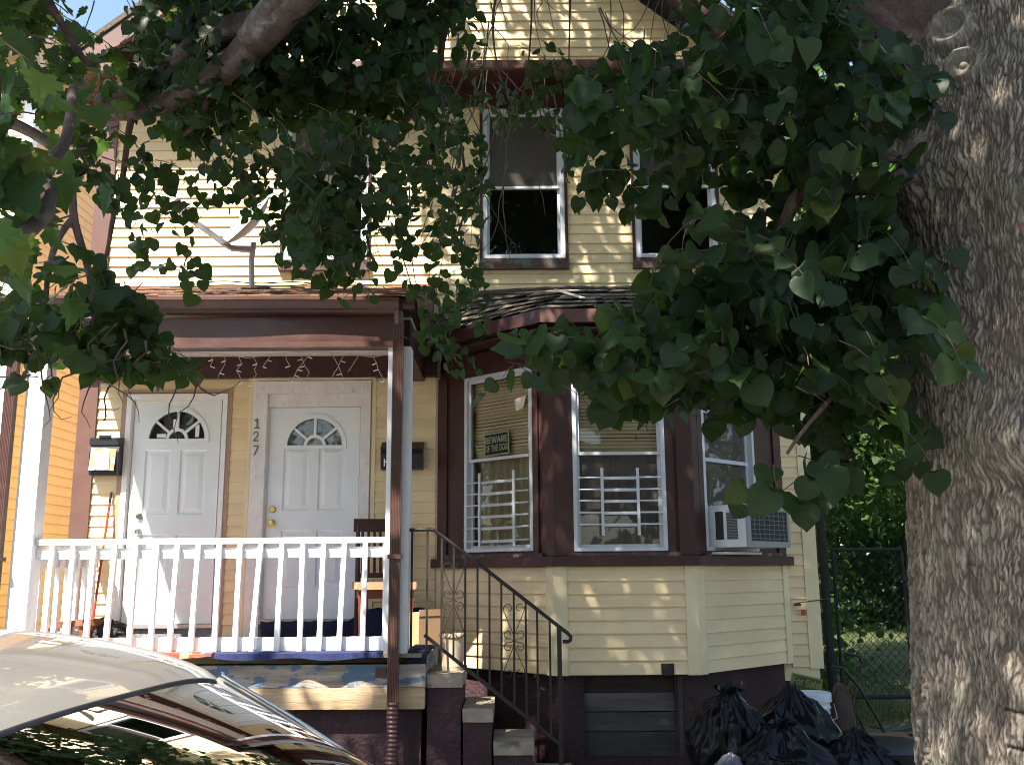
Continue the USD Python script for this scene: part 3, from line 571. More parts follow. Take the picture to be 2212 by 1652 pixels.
# ------------------------------------------------------------------ trees: where the boughs hang (metres) and how they branch
BOUGHS = {
'L0': (5.3, 0.22, [(-2.15, 5.13), (-2.21, 4.82), (-2.37, 4.72), (-2.46, 4.51), (-2.28, 4.26), (-1.85, 4.28), (-1.74, 4.7), (-1.9, 5.12)]),
'R1': (4.0, 0.6, [(0.97, 4.29), (0.67, 4.06), (0.41, 3.82), (0.22, 3.6), (0.2, 3.41), (0.26, 3.31), (0.38, 3.33), (0.53, 3.17), (0.64, 3.31), (0.8, 3.28), (0.92, 3.33), (1.04, 3.18), (1.16, 3.2), (1.23, 3.09), (1.65, 3.13), (1.69, 3.63), (1.45, 3.88), (1.48, 4.29)]),
'R2': (4.2, 0.55, [(-0.2, 2.45), (-0.09, 2.52), (0.17, 2.59), (0.46, 2.7), (0.7, 2.93), (0.72, 3.03), (0.89, 3.13), (1.15, 3.17), (1.3, 3.3), (1.74, 3.34), (1.72, 2.48), (1.69, 1.97), (1.58, 1.99), (1.49, 2.15), (1.32, 2.32), (1.18, 2.28), (1.04, 2.27), (0.92, 2.34), (0.76, 2.38), (0.59, 2.21), (0.51, 2.27), (0.37, 2.31), (0.27, 2.45), (0.07, 2.36), (-0.05, 2.44), (-0.15, 2.4)]),
'R3': (3.95, 0.2, [(0.85, 1.96), (0.93, 2.05), (1.08, 2.08), (1.23, 2.12), (1.4, 2.06), (1.39, 1.93), (1.29, 1.88), (1.14, 1.86), (1.03, 1.9), (0.92, 1.85), (0.86, 1.88)]),
'L1': (4.85, 0.3, [(-2.05, 4.89), (-0.1, 4.87), (-0.15, 4.59), (-0.35, 4.32), (-0.25, 4.07), (-0.5, 3.99), (-1.14, 4.0), (-1.44, 4.05), (-1.68, 3.82), (-1.99, 4.03), (-2.06, 4.38)]),
'L1b': (4.2, 0.6, [(-2.53, 4.45), (-2.02, 4.45), (-1.91, 4.16), (-2.12, 4.09), (-2.06, 3.9), (-1.86, 3.87), (-1.66, 3.75), (-1.87, 3.73), (-2.46, 3.74)]),
'L2': (4.7, 0.45, [(-2.15, 3.75), (-1.93, 3.96), (-1.63, 3.75), (-1.4, 3.93), (-1.16, 3.98), (-0.58, 3.95), (-0.34, 3.97), (-0.22, 3.74), (-0.24, 3.51), (-0.41, 3.49), (-0.52, 3.27), (-0.59, 3.27), (-0.64, 3.1), (-0.85, 3.03), (-1.06, 3.08), (-1.17, 3.15), (-1.31, 3.37), (-1.38, 3.57), (-1.57, 3.55), (-1.72, 3.62), (-1.82, 3.4), (-1.95, 3.3), (-2.13, 3.55)]),
'L2b': (5.4, 0.3, [(-2.32, 3.3), (-2.29, 3.41), (-2.16, 3.55), (-2.02, 3.47), (-1.89, 3.52), (-1.67, 3.38), (-1.63, 3.3), (-1.69, 3.19), (-1.85, 3.19), (-1.96, 3.3), (-2.18, 3.33)]),
'L3': (4.4, 0.45, [(-2.35, 2.55), (-2.33, 2.68), (-2.18, 2.88), (-2.12, 3.01), (-1.97, 3.08), (-1.68, 2.94), (-1.63, 2.81), (-1.63, 2.68), (-1.5, 2.63), (-1.53, 2.56), (-1.7, 2.54), (-1.8, 2.48), (-1.93, 2.55), (-2.06, 2.57), (-2.18, 2.61), (-2.23, 2.5), (-2.32, 2.5)]),
'L4': (3.2, 0.45, [(-1.92, 3.43), (-1.61, 3.3), (-1.45, 3.25), (-1.44, 3.12), (-1.55, 3.07), (-1.57, 2.99), (-1.55, 2.87), (-1.67, 2.84), (-1.67, 2.78), (-1.6, 2.68), (-1.44, 2.67), (-1.44, 2.58), (-1.54, 2.55), (-1.84, 2.59)]),
'C1': (5.8, 0.6, [(-0.75, 4.52), (-0.12, 4.46), (-0.17, 3.53), (-0.21, 3.38), (0.02, 3.29), (0.0, 3.17), (-0.13, 3.11), (-0.19, 2.85), (-0.41, 2.88), (-0.58, 2.94), (-0.7, 3.06), (-0.64, 3.29), (-0.5, 3.53), (-0.48, 3.86), (-0.74, 3.93)]),
'C2': (6.0, 0.5, [(-0.32, 5.5), (-0.13, 4.95), (0.62, 5.02), (1.25, 5.28), (1.28, 4.61), (0.61, 4.61), (0.47, 4.09), (0.3, 4.42), (-0.13, 4.59), (-0.37, 4.75)]),
}
BRANCH = {
'limb_low': [(-0.906, 4.3, 4.509), (-1.151, 4.4, 4.348), (-1.299, 4.5, 4.244), (-1.498, 4.6, 4.135), (-1.695, 4.7, 4.086), (-1.898, 4.8, 4.055), (-2.136, 4.9, 4.072), (-2.355, 5.0, 4.076)],
'limb_up': [(-1.066, 4.42, 4.436), (-1.269, 4.5, 4.372), (-1.58, 4.6, 4.33), (-1.799, 4.7, 4.218), (-2.029, 4.8, 4.167), (-2.23, 4.9, 4.154)],
'b1': [(-2.007, 4.8, 3.987), (-2.044, 4.85, 3.821), (-2.077, 4.9, 3.659), (-2.128, 4.95, 3.496), (-2.168, 5.0, 3.332), (-2.224, 5.05, 3.166), (-2.233, 5.0, 2.973)],
'b2': [(-1.476, 4.6, 4.161), (-1.572, 4.7, 4.059), (-1.627, 4.75, 3.98), (-1.722, 4.8, 3.895)],
'b3': [(-1.692, 3.0, 2.65), (-1.647, 3.05, 2.69), (-1.616, 3.1, 2.748), (-1.591, 3.15, 2.824), (-1.607, 3.2, 2.919), (-1.629, 3.2, 2.988), (-1.637, 3.3, 3.119), (-1.652, 3.4, 3.276), (-1.744, 3.6, 3.532)],
'b4': [(-2.11, 4.0, 4.2), (-2.088, 4.1, 4.146), (-2.077, 4.2, 4.111), (-2.055, 4.3, 4.06), (-2.039, 4.4, 4.08)],
'b5': [(-2.021, 4.2, 3.415), (-2.008, 4.25, 3.232), (-1.962, 4.3, 3.048), (-1.939, 4.35, 2.885), (-1.937, 4.4, 2.721), (-1.917, 4.4, 2.545)],
'b6': [(-2.008, 4.25, 3.232), (-2.073, 4.2, 3.016), (-2.079, 4.2, 2.843), (-2.051, 4.2, 2.631)],
'c1': [(-0.289, 5.0, 4.914), (-0.347, 5.1, 4.745), (-0.394, 5.2, 4.658), (-0.435, 5.3, 4.449), (-0.539, 5.35, 4.328), (-0.726, 5.4, 4.12), (-0.869, 5.5, 3.957), (-0.947, 5.5, 3.752)],
'c2': [(-0.074, 5.6, 5.243), (-0.106, 5.7, 5.045), (-0.093, 5.8, 4.908), (-0.05, 5.9, 4.766)],
'c3': [(0.146, 5.8, 5.37), (0.139, 5.9, 5.096), (0.103, 6.0, 4.818), (0.056, 6.0, 4.618)],
'c4': [(0.402, 5.8, 5.368), (0.396, 5.9, 5.094), (0.391, 6.0, 4.849)],
'c5': [(-0.393, 5.4, 4.441), (-0.335, 5.6, 4.36), (-0.296, 5.7, 4.16), (-0.284, 5.8, 4.018), (-0.3, 5.8, 3.802), (-0.343, 5.8, 3.59), (-0.271, 5.8, 3.409), (-0.299, 5.8, 3.173)],
'c6': [(-0.294, 5.6, 4.987), (-0.264, 5.6, 4.733), (-0.385, 5.7, 4.472), (-0.455, 5.7, 4.192), (-0.593, 5.8, 3.958), (-0.676, 5.8, 3.714)],
'r1': [(1.45, 4.0, 4.219), (1.519, 4.0, 4.012), (1.597, 4.0, 3.785), (1.644, 4.0, 3.618), (1.694, 4.05, 3.498)],
'r2': [(1.303, 4.1, 4.286), (1.348, 4.1, 4.143), (1.394, 4.1, 4.037)],
'r3': [(1.791, 4.0, 3.672), (1.681, 3.95, 3.691), (1.564, 3.9, 3.718), (1.415, 3.85, 3.694)],
'r4': [(1.729, 4.0, 3.302), (1.565, 3.95, 3.24), (1.356, 4.0, 3.241), (1.254, 4.0, 3.22), (1.208, 4.05, 3.133), (1.092, 4.1, 3.003), (0.935, 4.15, 2.914), (0.735, 4.2, 2.823), (0.461, 4.2, 2.655), (0.152, 4.2, 2.552)],
'r5': [(1.681, 4.0, 3.453), (1.572, 3.95, 3.378), (1.486, 3.9, 3.483)],
'r6': [(1.77, 4.1, 3.432), (1.414, 4.0, 3.412), (1.114, 4.0, 3.479), (0.814, 4.0, 3.591), (0.509, 4.0, 3.66), (0.303, 4.0, 3.595)],
'r7': [(1.762, 4.2, 2.988), (1.578, 4.1, 2.705), (1.402, 4.0, 2.409), (1.24, 3.95, 2.236), (1.117, 3.95, 2.084)],
'r8': [(1.092, 4.1, 3.003), (0.915, 4.1, 2.71), (0.765, 4.2, 2.547), (0.636, 4.2, 2.362)],
'r9': [(1.718, 4.1, 3.954), (1.733, 4.1, 3.747), (1.725, 4.1, 3.522)],
}
BARK = usdkit.material(stage, '/World/Looks/furrowed_bark', {
    'g': ('geometry', {}), 'm': ('mapping', {'scale': (1, 1, 0.32)}), 'n': ('noise_texture', {'scale': 26, 'detail': 8.0, 'roughness': 0.62}), 'm2': ('mapping', {'scale': (1, 1, 0.25)}), 'n2': ('noise_texture', {'scale': 70, 'detail': 5.0}),
    'big': ('noise_texture', {'scale': 2.2, 'detail': 4.0}), 'c': ('rgb_ramp', {'ramp': [(0.0, (0.024, 0.018, 0.015)), (0.2, (0.055, 0.043, 0.035)), (0.42, (0.105, 0.088, 0.070)), (0.72, (0.20, 0.172, 0.138)), (1, (0.35, 0.315, 0.255))]}),
    'at': ('attribute', {'attribute': 'furrow'}), 'hm': ('math', {'math_type': 'multiply', 'value2': 0.72}), 'nm': ('math', {'math_type': 'multiply', 'value2': 0.42}), 'ad': ('math', {'math_type': 'add'}),
    'om': ('mapping', {'scale': (1, 1, 0.5), 'location': (2.1, 0.4, 7.7)}), 'on': ('noise_texture', {'scale': 3.4, 'detail': 9.0, 'roughness': 0.7}), 'orr': ('map_range', {'from_min': 0.635, 'from_max': 0.70, 'to_max': 0.8, 'clamp': True}), 'oc': ('mix_color', {'b': (0.30, 0.10, 0.045)}),
    'gm': ('noise_texture', {'scale': 5.0, 'detail': 6.0}), 'gr': ('map_range', {'from_min': 0.6, 'from_max': 0.72, 'to_max': 0.5, 'clamp': True}), 'gc': ('mix_color', {'b': (0.10, 0.115, 0.075)}),
    'b': ('bump', {'strength': 0.5, 'distance': 0.006}), 'b2': ('bump', {'strength': 0.5, 'distance': 0.004}), 'p': ('principled_bsdf', {'roughness': 0.9, 'specular_ior_level': 0.2})},
    [('g.position', 'm.vector'), ('m.vector', 'n.vector'), ('g.position', 'm2.vector'), ('m2.vector', 'n2.vector'), ('at.fac', 'hm.value1'), ('n.fac', 'nm.value1'), ('hm.value', 'ad.value1'), ('nm.value', 'ad.value2'), ('ad.value', 'c.fac'), ('c.color', 'gc.a'), ('g.position', 'gm.vector'), ('gm.fac', 'gr.value'), ('gr.result', 'gc.fac'),
     ('gc.result', 'oc.a'), ('g.position', 'om.vector'), ('om.vector', 'on.vector'), ('on.fac', 'orr.value'), ('orr.result', 'oc.fac'), ('oc.result', 'p.base_color'), ('n.fac', 'b.height'), ('n2.fac', 'b2.height'), ('b.normal', 'b2.normal'), ('b2.normal', 'p.normal')], surface='p.BSDF')
LIMB = look('limb_bark', (0.085, 0.055, 0.045), 0.85, 0.4, 14, (1, 1, 0.6), bump=0.8, bscale=45, bdist=0.015, patch=(0.17, 0.15, 0.13), patch_at=(0.57, 0.68), patch_scale=6)
TWIG = look('twig_bark', (0.075, 0.050, 0.036), 0.8, 0.3, 30)
LINDEN = leaf_look('linden_leaf', (0.009, 0.020, 0.009), (0.022, 0.043, 0.014), (0.085, 0.17, 0.025))
LINDEN_FAR = leaf_look('crown_leaf', (0.024, 0.055, 0.016), (0.06, 0.11, 0.028), (0.20, 0.36, 0.05), vein=False)
MAPLE = leaf_look('maple_leaf', (0.018, 0.044, 0.015), (0.050, 0.095, 0.028), (0.15, 0.27, 0.045))
WILD = leaf_look('wild_leaf', (0.013, 0.034, 0.011), (0.038, 0.075, 0.020), (0.13, 0.25, 0.035), vein=False)

# leaf shapes: rows across the blade, tip at +y
_rows = [(-.07, .0, .24), (.0, .0, .40), (.10, .06, .50), (.26, .26, .54), (.42, .42, .515), (.58, .58, .43), (.74, .74, .29), (.88, .88, .11), (1.0, 1.0, .0)]
def heart_leaf():
    v, f = [], []
    for k, (ys, ym, w) in enumerate(_rows[:-1]):
        t = max(ym, 0); z = -.16 * t * t
        v += [(-w, ys, z + .20 * w), (0, ym if k else .06, z), (w, ys, z + .20 * w)]
    v.append((0, 1, -.2)); n = len(_rows) - 1
    for k in range(n - 1):
        a, b = 3 * k, 3 * k + 3
        f += [(a, a + 1, b + 1), (a, b + 1, b), (a + 1, a + 2, b + 2), (a + 1, b + 2, b + 1)]
    a = 3 * (n - 1); f += [(a, a + 1, 3 * n), (a + 1, a + 2, 3 * n)]
    return np.array(v, float), np.array(f)
def small_leaf():
    v = [(0, 0, 0), (-.3, .10, .05), (.3, .10, .05), (-.42, .38, .06), (0, .4, -.04), (.42, .38, .06), (-.22, .74, -.02), (.22, .74, -.02), (0, 1, -.16)]
    f = [(0, 4, 1), (0, 2, 4), (1, 4, 3), (2, 5, 4), (3, 4, 6), (4, 5, 7), (4, 7, 6), (6, 7, 8)]
    return np.array(v, float), np.array(f)
def lobed_leaf():
    o = [(0, 0), (.16, -.06), (.38, -.02), (.33, .12), (.60, .16), (.52, .28), (.62, .40), (.40, .44), (.44, .58), (.27, .56), (.20, .74), (.10, .80), (0, 1.0)]
    o = o + [(-x, y) for x, y in o[-2:0:-1]]; v = [(0, .32, -.02)] + [(x, y, .14 * abs(x) - .14 * y * y) for x, y in o]; n = len(o)
    return np.array(v, float), np.array([(0, 1 + k, 1 + (k + 1) % n) for k in range(n)])
SHAPES = {'heart': heart_leaf(), 'small': small_leaf(), 'lobed': lobed_leaf()}
def unit(a): return a / (np.linalg.norm(a, axis=-1, keepdims=True) + 1e-12)
def leaves_mesh(shape, p, d, n, L, rng):
    """all leaves as arrays: (N, k, 3) vertices, template faces, uv"""
    v, f = SHAPES[shape]; d = unit(d); s = unit(np.cross(d, n)); n = np.cross(s, d); N = len(p)
    vv = np.repeat(v[None], N, 0).copy(); vv[:, :, 2] *= rng.uniform(-.2, 1.9, (N, 1)); vv[:, :, 0] *= rng.uniform(.85, 1.12, (N, 1))
    vv[:, :, 2] += rng.normal(0, .025, vv.shape[:2])
    tw = rng.normal(0, .22, (N, 1)) * vv[:, :, 1]; vv[:, :, 2] += tw * vv[:, :, 0]
    W = p[:, None] + L[:, None, None] * (vv[:, :, :1] * s[:, None] + vv[:, :, 1:2] * d[:, None] + vv[:, :, 2:] * n[:, None])
    return W, f, v[:, :2]
def join(W, f, uv=None):
    N, k = W.shape[:2]; F = (f[None] + (np.arange(N) * k)[:, None, None]).reshape(-1, 3)
    return W.reshape(-1, 3), F, (None if uv is None else np.tile(uv, (N, 1)))
def in_view(p):
    q = p - EYE; dep = q @ _f; x = (q @ _r2) / dep * 2105; y = (q @ _u2) / dep * 2105
    return (dep > .5) & (np.abs(x) < 1100) & (np.abs(y) < 820), dep
def bough(name, n_tw, L, rng, shape, droop=.55, per=9, length=(.3, .6), face=(0, -.5, .35)):
    """twigs that hang inside one bough; returns leaf arrays and twig lines"""
    Y, dy, poly = BOUGHS[name]; pg = Polygon(poly); x0, z0, x1, z1 = pg.bounds; P, D, N, S, tw = [], [], [], [], []
    while len(tw) < n_tw:
        a = np.array([rng.uniform(x0, x1), Y + rng.uniform(-dy, dy), rng.uniform(z0, z1)])
        if not pg.contains(Point(a[0], a[2])): continue
        az = rng.uniform(0, 2 * PI); d = np.array([math.cos(az), math.sin(az) * .7, rng.uniform(-.5, .15)]); T = rng.uniform(*length); line = [a - d * .04]; last = 2
        for i in range(per):
            t = (i + 1) / per; d = unit(d + np.array([0, 0, -droop * .28]) + rng.normal(0, .10, 3)); q = line[-1] + d * T / per; line.append(q)
            if not pg.contains(Point(q[0], q[2])): continue
            side = unit(np.cross(d, [0, 0, 1.0]) * (1 if i % 2 else -1) + rng.normal(0, .25, 3))
            dl = unit(.35 * d + .55 * side + np.array([0, 0, -droop * 1.1]) + rng.normal(0, .22, 3))
            tip = q + dl * L * .75
            if not pg.contains(Point(tip[0], tip[2])) and rng.uniform() < .75: continue
            P.append(q + side * .02); D.append(dl); N.append(np.array(face) + rng.normal(0, .55, 3)); S.append(L * rng.uniform(.6, 1.15)); last = len(line)
        tw.append(np.array(line[:max(last, 2)]))
    return np.array(P), np.array(D), np.array(N), np.array(S), tw
def build_leaves(tree, groups, mat_, rng, big=300):
    """the leaves that show largest one by one, the rest as one mass"""
    allW = []; 
    for shape, (p, d, n, s) in groups:
        W, f, uv = leaves_mesh(shape, p, d, n, s, rng); ok, dep = in_view(p); allW.append((W, f, uv, np.where(ok, s / dep, 0)))
    sc = np.concatenate([a[3] for a in allW]); cut = np.sort(sc)[-big] if len(sc) > big else -1
    V, F, U, n0, k = [], [], [], 0, 0
    for W, f, uv, q in allW:
        one = (q >= cut) & (q > 0)
        for i in np.nonzero(one)[0]:
            if k < big: part(tree, 'leaf', (W[i], f), mat_, smooth=True, uv=uv); k += 1
        v, fc, u = join(W[~one], f, uv); V.append(v); F.append(fc + n0); U.append(u); n0 += len(v)
    part(tree, 'foliage', (np.vstack(V), np.vstack(F)), mat_, smooth=True, uv=np.vstack(U), kind='stuff')
def smooth_path(pts, n):
    from scipy.interpolate import CubicSpline
    p = np.asarray(pts, float); t = np.r_[0, np.cumsum(np.linalg.norm(np.diff(p, axis=0), axis=1))]; return CubicSpline(t, p)(np.linspace(0, t[-1], n))
def limb(tree, pts, r0, r1, rng, m=LIMB, sides=12, n=None, rough=.10, name='branch'):
    n = n or max(8, len(pts) * 6); p = smooth_path(pts, n); r = np.linspace(r0, r1, n) * (1 + rough * (meshkit.noise(np.stack([np.arange(n) * .45, np.zeros(n), np.zeros(n)], -1), int(rng.integers(99))) - .5))
    t = M().tube(p, r, sides); v, f = t.arrays(); c = np.repeat(p, sides, 0)
    k = 1 + rough * 1.6 * (meshkit.fbm(v[:len(c)] * 18, 3, 4) - .5); v[:len(c)] = c + (v[:len(c)] - c) * k[:, None]
    return part(tree, name, (v, f), m, smooth=True)

# ---- the big street tree on the right
T1 = thing('street_tree', 'big old street tree with furrowed bark filling the right edge', 'tree', (2.2, 4.25, 0))
def trunk_mesh():
    zz = np.r_[np.linspace(-.1, .7, 30, endpoint=False), np.linspace(.7, 4.5, 560), np.linspace(4.5, 6.4, 60)[1:]]
    th = np.r_[np.linspace(PI * 1.02, PI * 1.95, 540, endpoint=False), np.linspace(PI * 1.95, PI * 3.02, 100, endpoint=False)]; nt, nz = len(th), len(zz)
    left = np.interp(zz, [0, .84, 1.3, 1.77, 2.27, 2.69, 3.08, 3.4, 3.68, 3.92, 4.27, 6.4], [1.60, 1.655, 1.667, 1.694, 1.718, 1.732, 1.75, 1.775, 1.79, 1.80, 1.82, 2.0])
    R0 = np.interp(zz, [-.1, .2, .8, 2, 4, 6.4], [.64, .56, .51, .50, .47, .40]); cx = left + R0 + .05
    Z, Tm = np.meshgrid(zz, th, indexing='ij')
    def bump(x, z, a, sx, sz):
        i = np.argmin(np.abs(zz - z)); t0 = -math.acos(np.clip((x - cx[i]) / R0[i], -.98, .98)); dt = (Tm - t0 + PI) % (2 * PI) - PI
        return a * np.exp(-(dt * R0[i] / sx) ** 2 - ((Z - z) / sz) ** 2)
    swell = bump(2.02, 2.12, .10, .20, .17) - bump(2.03, 1.95, .07, .16, .06) + bump(1.79, 3.33, .10, .12, .17) + bump(2.15, 3.0, .06, .20, .5)
    swell += bump(2.1, 2.75, .035, .08, .5) - bump(1.98, 2.9, .03, .05, .55) + bump(1.86, 4.05, .13, .17, .18)
    wp = meshkit.fbm(np.stack([np.cos(Tm) * 1.4, np.sin(Tm) * 1.4, Z * 1.3], -1) * 1.7, 3, 2) - .5
    flow = wp * .09 + swell * .55          # the furrows run round the swellings
    nz3 = lambda k, kz, sd: meshkit.fbm(np.stack([np.cos(Tm) * k, np.sin(Tm) * k, Z * kz], -1), 2, sd) - .5
    from scipy.spatial import cKDTree
    def plates(cell, aspect, sd, w1, w2):
        """furrowed plates: cells long in z, their edges bent; returns (distance to furrow in cells, random height)"""
        rg = np.random.default_rng(sd); S0, S1, Z0, Z1 = PI * .5 - .1, PI * 1.56, -.3, 6.6
        n = int((S1 - S0) * (Z1 - Z0) / aspect / cell ** 2 * 1.1); pts = np.stack([rg.uniform(S0, S1, n), rg.uniform(Z0 / aspect, Z1 / aspect, n)], 1)
        s_ = Tm * .5 + flow + w1 * nz3(14, 22, sd + 1) + w2 * nz3(34, 55, sd + 2); q = np.stack([s_, (Z + .5 * w1 * nz3(9, 9, sd + 3)) / aspect], -1).reshape(-1, 2)
        d, i = cKDTree(pts).query(q, k=2); return ((d[:, 1] - d[:, 0]) / cell).reshape(Tm.shape), rg.uniform(size=n)[i[:, 0]].reshape(Tm.shape)
    e1, r1 = plates(.0140, 6.0, 3, .018, .010); e2, r2 = plates(.009, 3.6, 8, .010, .006)
    h1 = np.clip(e1 / .42, 0, 1) ** .8; h2 = np.clip(e2 / .5, 0, 1) ** .8; c = nz3(75, 60, 4) + .5
    h = np.clip(h1 * (.55 + .3 * h2 + .3 * (r1 - .3)) + .12 * (c - .5), 0, 1)
    disp = .0095 * (h1 - .6) + .004 * (h2 - .5) + .005 * r1 + .004 * (c - .5) + .045 * wp + swell
    for x, z, R in ((1.965, 3.97, .075), (1.985, 3.77, .06)):       # healed branch rings
        i = np.argmin(np.abs(zz - z)); t0 = -math.acos(np.clip((x - cx[i]) / R0[i], -.98, .98)); dt = ((Tm - t0 + PI) % (2 * PI) - PI) * R0[i]; q = np.sqrt(dt ** 2 + (Z - z) ** 2)
        k = np.exp(-(q / (R * 1.3)) ** 4); disp = disp * (1 - .8 * k) + .045 * np.exp(-((q - R) / .02) ** 2) + .02 * np.exp(-(q / R) ** 2) + .006 * np.sin(q * 220) * k; h = h * (1 - .6 * k) + .45 * k
    for z, sl in ((1.02, .10), (.90, .08)):                           # two old saw nicks low on the trunk
        g = np.exp(-((Z - z + sl * (Tm - 1.5 * PI)) / .006) ** 2) * (np.cos(Tm - 1.45 * PI) > .82); disp -= .02 * g; h = h * (1 - .9 * g)
    rr = R0[:, None] + disp; v = np.stack([cx[:, None] + rr * np.cos(Tm), 4.25 + rr * np.sin(Tm), Z], -1)
    i, j = np.meshgrid(np.arange(nz - 1), np.arange(nt), indexing='ij'); k = (j + 1) % nt
    q = np.stack([i * nt + j, i * nt + k, (i + 1) * nt + k, (i + 1) * nt + j], -1).reshape(-1, 4)
    return v.reshape(-1, 3), np.vstack([q[:, [0, 1, 2]], q[:, [0, 2, 3]]]), h.ravel()
tv, tf, th_ = trunk_mesh()
tk = part(T1, 'trunk', (tv, tf), BARK, smooth=True)
UsdGeom.PrimvarsAPI(stage.GetPrimAtPath(tk.path)).CreatePrimvar('furrow', Sdf.ValueTypeNames.FloatArray, 'vertex').Set(np.asarray(th_, np.float32).tolist())
rt1 = np.random.default_rng(21); B = BRANCH
limb(T1, [(2.35, 4.25, 3.75), (2.0, 4.2, 4.05), (1.62, 4.12, 4.5), (1.0, 4.1, 5.05), (.2, 4.15, 5.2), (-.5, 4.25, 4.85)] + B['limb_low'][1:3], .27, .09, rt1, sides=20, n=60)
limb(T1, B['limb_low'][1:], .085, .035, rt1, sides=16, n=50)
limb(T1, B['limb_up'], .075, .03, rt1, sides=14, n=40)
for a, r0, r1 in (('b1', .020, .007), ('b2', .022, .012), ('c1', .026, .010), ('c2', .010, .005), ('c3', .008, .004), ('c4', .008, .004), ('c5', .012, .004), ('c6', .010, .004), ('r1', .030, .026), ('r2', .022, .018), ('r3', .011, .004), ('r4', .040, .010), ('r5', .016, .010), ('r6', .028, .008), ('r7', .022, .007), ('r8', .014, .006), ('r9', .014, .012)):
    limb(T1, B[a], r0, r1, rt1, m=TWIG if r0 < .015 else LIMB, sides=8 if r0 > .012 else 5)
for pts, r0, r1 in (([(2.45, 4.25, 6.0), (2.1, 4.3, 7.5), (1.0, 4.6, 9.5), (-.3, 4.9, 11.5)], .28, .06), ([(2.5, 4.25, 6.0), (3.0, 4.0, 8.0), (3.6, 3.6, 10.5)], .24, .06), ([(2.2, 4.3, 6.5), (.8, 4.6, 7.6), (-1.0, 4.9, 8.6), (-2.6, 4.8, 9.6)], .18, .04), ([(2.4, 4.25, 6.2), (2.5, 3.0, 8), (2.0, 1.8, 9.6)], .16, .04), ([(1.0, 4.1, 5.05), (.4, 4.6, 6.4), (-.6, 5.0, 7.4)], .09, .03)):
    limb(T1, pts, r0, r1, rt1, sides=10, n=24)
g1, tw1 = [], []
for nm, nt, L, sh in (('R1', 135, .105, 'heart'), ('R2', 230, .115, 'heart'), ('R3', 10, .13, 'heart'), ('L1', 270, .085, 'heart'), ('L0', 26, .085, 'heart'), ('L2', 150, .072, 'heart'), ('L2b', 11, .085, 'heart'), ('L3', 85, .092, 'heart'), ('C1', 66, .072, 'heart'), ('C2', 60, .066, 'heart')):
    p, d, n, s, tw = bough(nm, nt, L, rt1, sh, face=(.15, -.75, .35) if nm[0] == 'R' else (0, -.45, .5)); g1.append((sh, (p, d, n, s))); tw1 += tw
m = M()
for t in tw1: m.tube(t, np.linspace(.0030, .0012, len(t)), 3, cap=False)
for nm, k in (('C2', 40), ('C1', 25), ('L3', 16)):          # bare hanging twigs
    Y, dy, poly = BOUGHS[nm]; pg = Polygon(poly)
    for _ in range(k):
        x0, z0, x1, z1 = pg.bounds; a = np.array([rt1.uniform(x0, x1), Y + rt1.uniform(-dy, dy), rt1.uniform((z0 + z1) / 2, z1 + .4) if nm != 'L3' else rt1.uniform(z0, z0 + .2)]); ln = [a]; d = np.array([rt1.normal(0, .3), rt1.normal(0, .2), -1.0])
        for i in range(7): d = unit(d + rt1.normal(0, .25 if nm != 'L3' else .5, 3) + (0, 0, -.15)); ln.append(ln[-1] + d * (.11 if nm != 'L3' else .055))
        m.tube(ln, np.linspace(.006, .0015, 8), 3, cap=False)
part(T1, 'twigs', m, TWIG, kind='stuff')
build_leaves(T1, g1, LINDEN, rt1)
# the crown overhead, out of the picture: it shades the right half of the house and leaves gaps that dapple it
def crown(center, radii, n_cl, per, L, rng, lit=True):
    c = unit(rng.normal(size=(n_cl, 3))) * (rng.uniform(.25, 1, (n_cl, 1)) ** (1 / 2.2)) * np.array(radii) + np.array(center)
    p = np.repeat(c, per, 0) + rng.normal(0, .30, (n_cl * per, 3)); keep = p[:, 2] > 1.62 + .66 * p[:, 1] + .25
    if lit:
        t = (8.6 - p[:, 1]) / -SUN[1]; hx, hz = p[:, 0] - SUN[0] * t, p[:, 2] - SUN[2] * t
        e = .45 * (meshkit.fbm(np.stack([hx * .8, hz * .8, hx * 0], -1), 3, 6) - .5)
        open_ = (hx + e < -.75) & (hx > -6) & (hz > 3.3) & (hz < 8); keep &= ~open_
        t = (7.2 - p[:, 1]) / -SUN[1]; hx, hz = p[:, 0] - SUN[0] * t, p[:, 2] - SUN[2] * t
        keep &= ~((hx > -5.2) & (hx < -.95) & (hz > .6) & (hz < 4.0)); keep &= ~((hx > -.96) & (hx + e < -.35) & (hz > .8) & (hz < 2.0)) 
    p = p[keep]; N = len(p); d = unit(rng.normal(0, .6, (N, 3)) + (0, 0, -.6)); n = rng.normal(0, .6, (N, 3)) + (-.2, -.3, .8)
    return p, d, n, L * rng.uniform(.7, 1.2, N)
cr = [crown((.1, 1.9, 8.6), (3.0, 1.9, 2.8), 165, 75, .115, rt1), crown((-1.8, 1.6, 8.0), (2.4, 1.6, 2.2), 80, 75, .115, rt1), crown((-.2, 4.6, 9.6), (4.4, 2.6, 3.4), 285, 75, .115, rt1), crown((2.2, 3.6, 8.2), (2.6, 2.2, 2.6), 120, 75, .115, rt1), crown((1.2, 5.6, 7.0), (2.4, 1.2, 1.4), 60, 75, .115, rt1)]
p, d, n, s = [np.concatenate(x) for x in zip(*cr)]
W, f, uv = leaves_mesh('small', p, d, n, s, rt1); v, fc, _ = join(W, f)
part(T1, 'crown', (v, fc), LINDEN_FAR, kind='stuff')

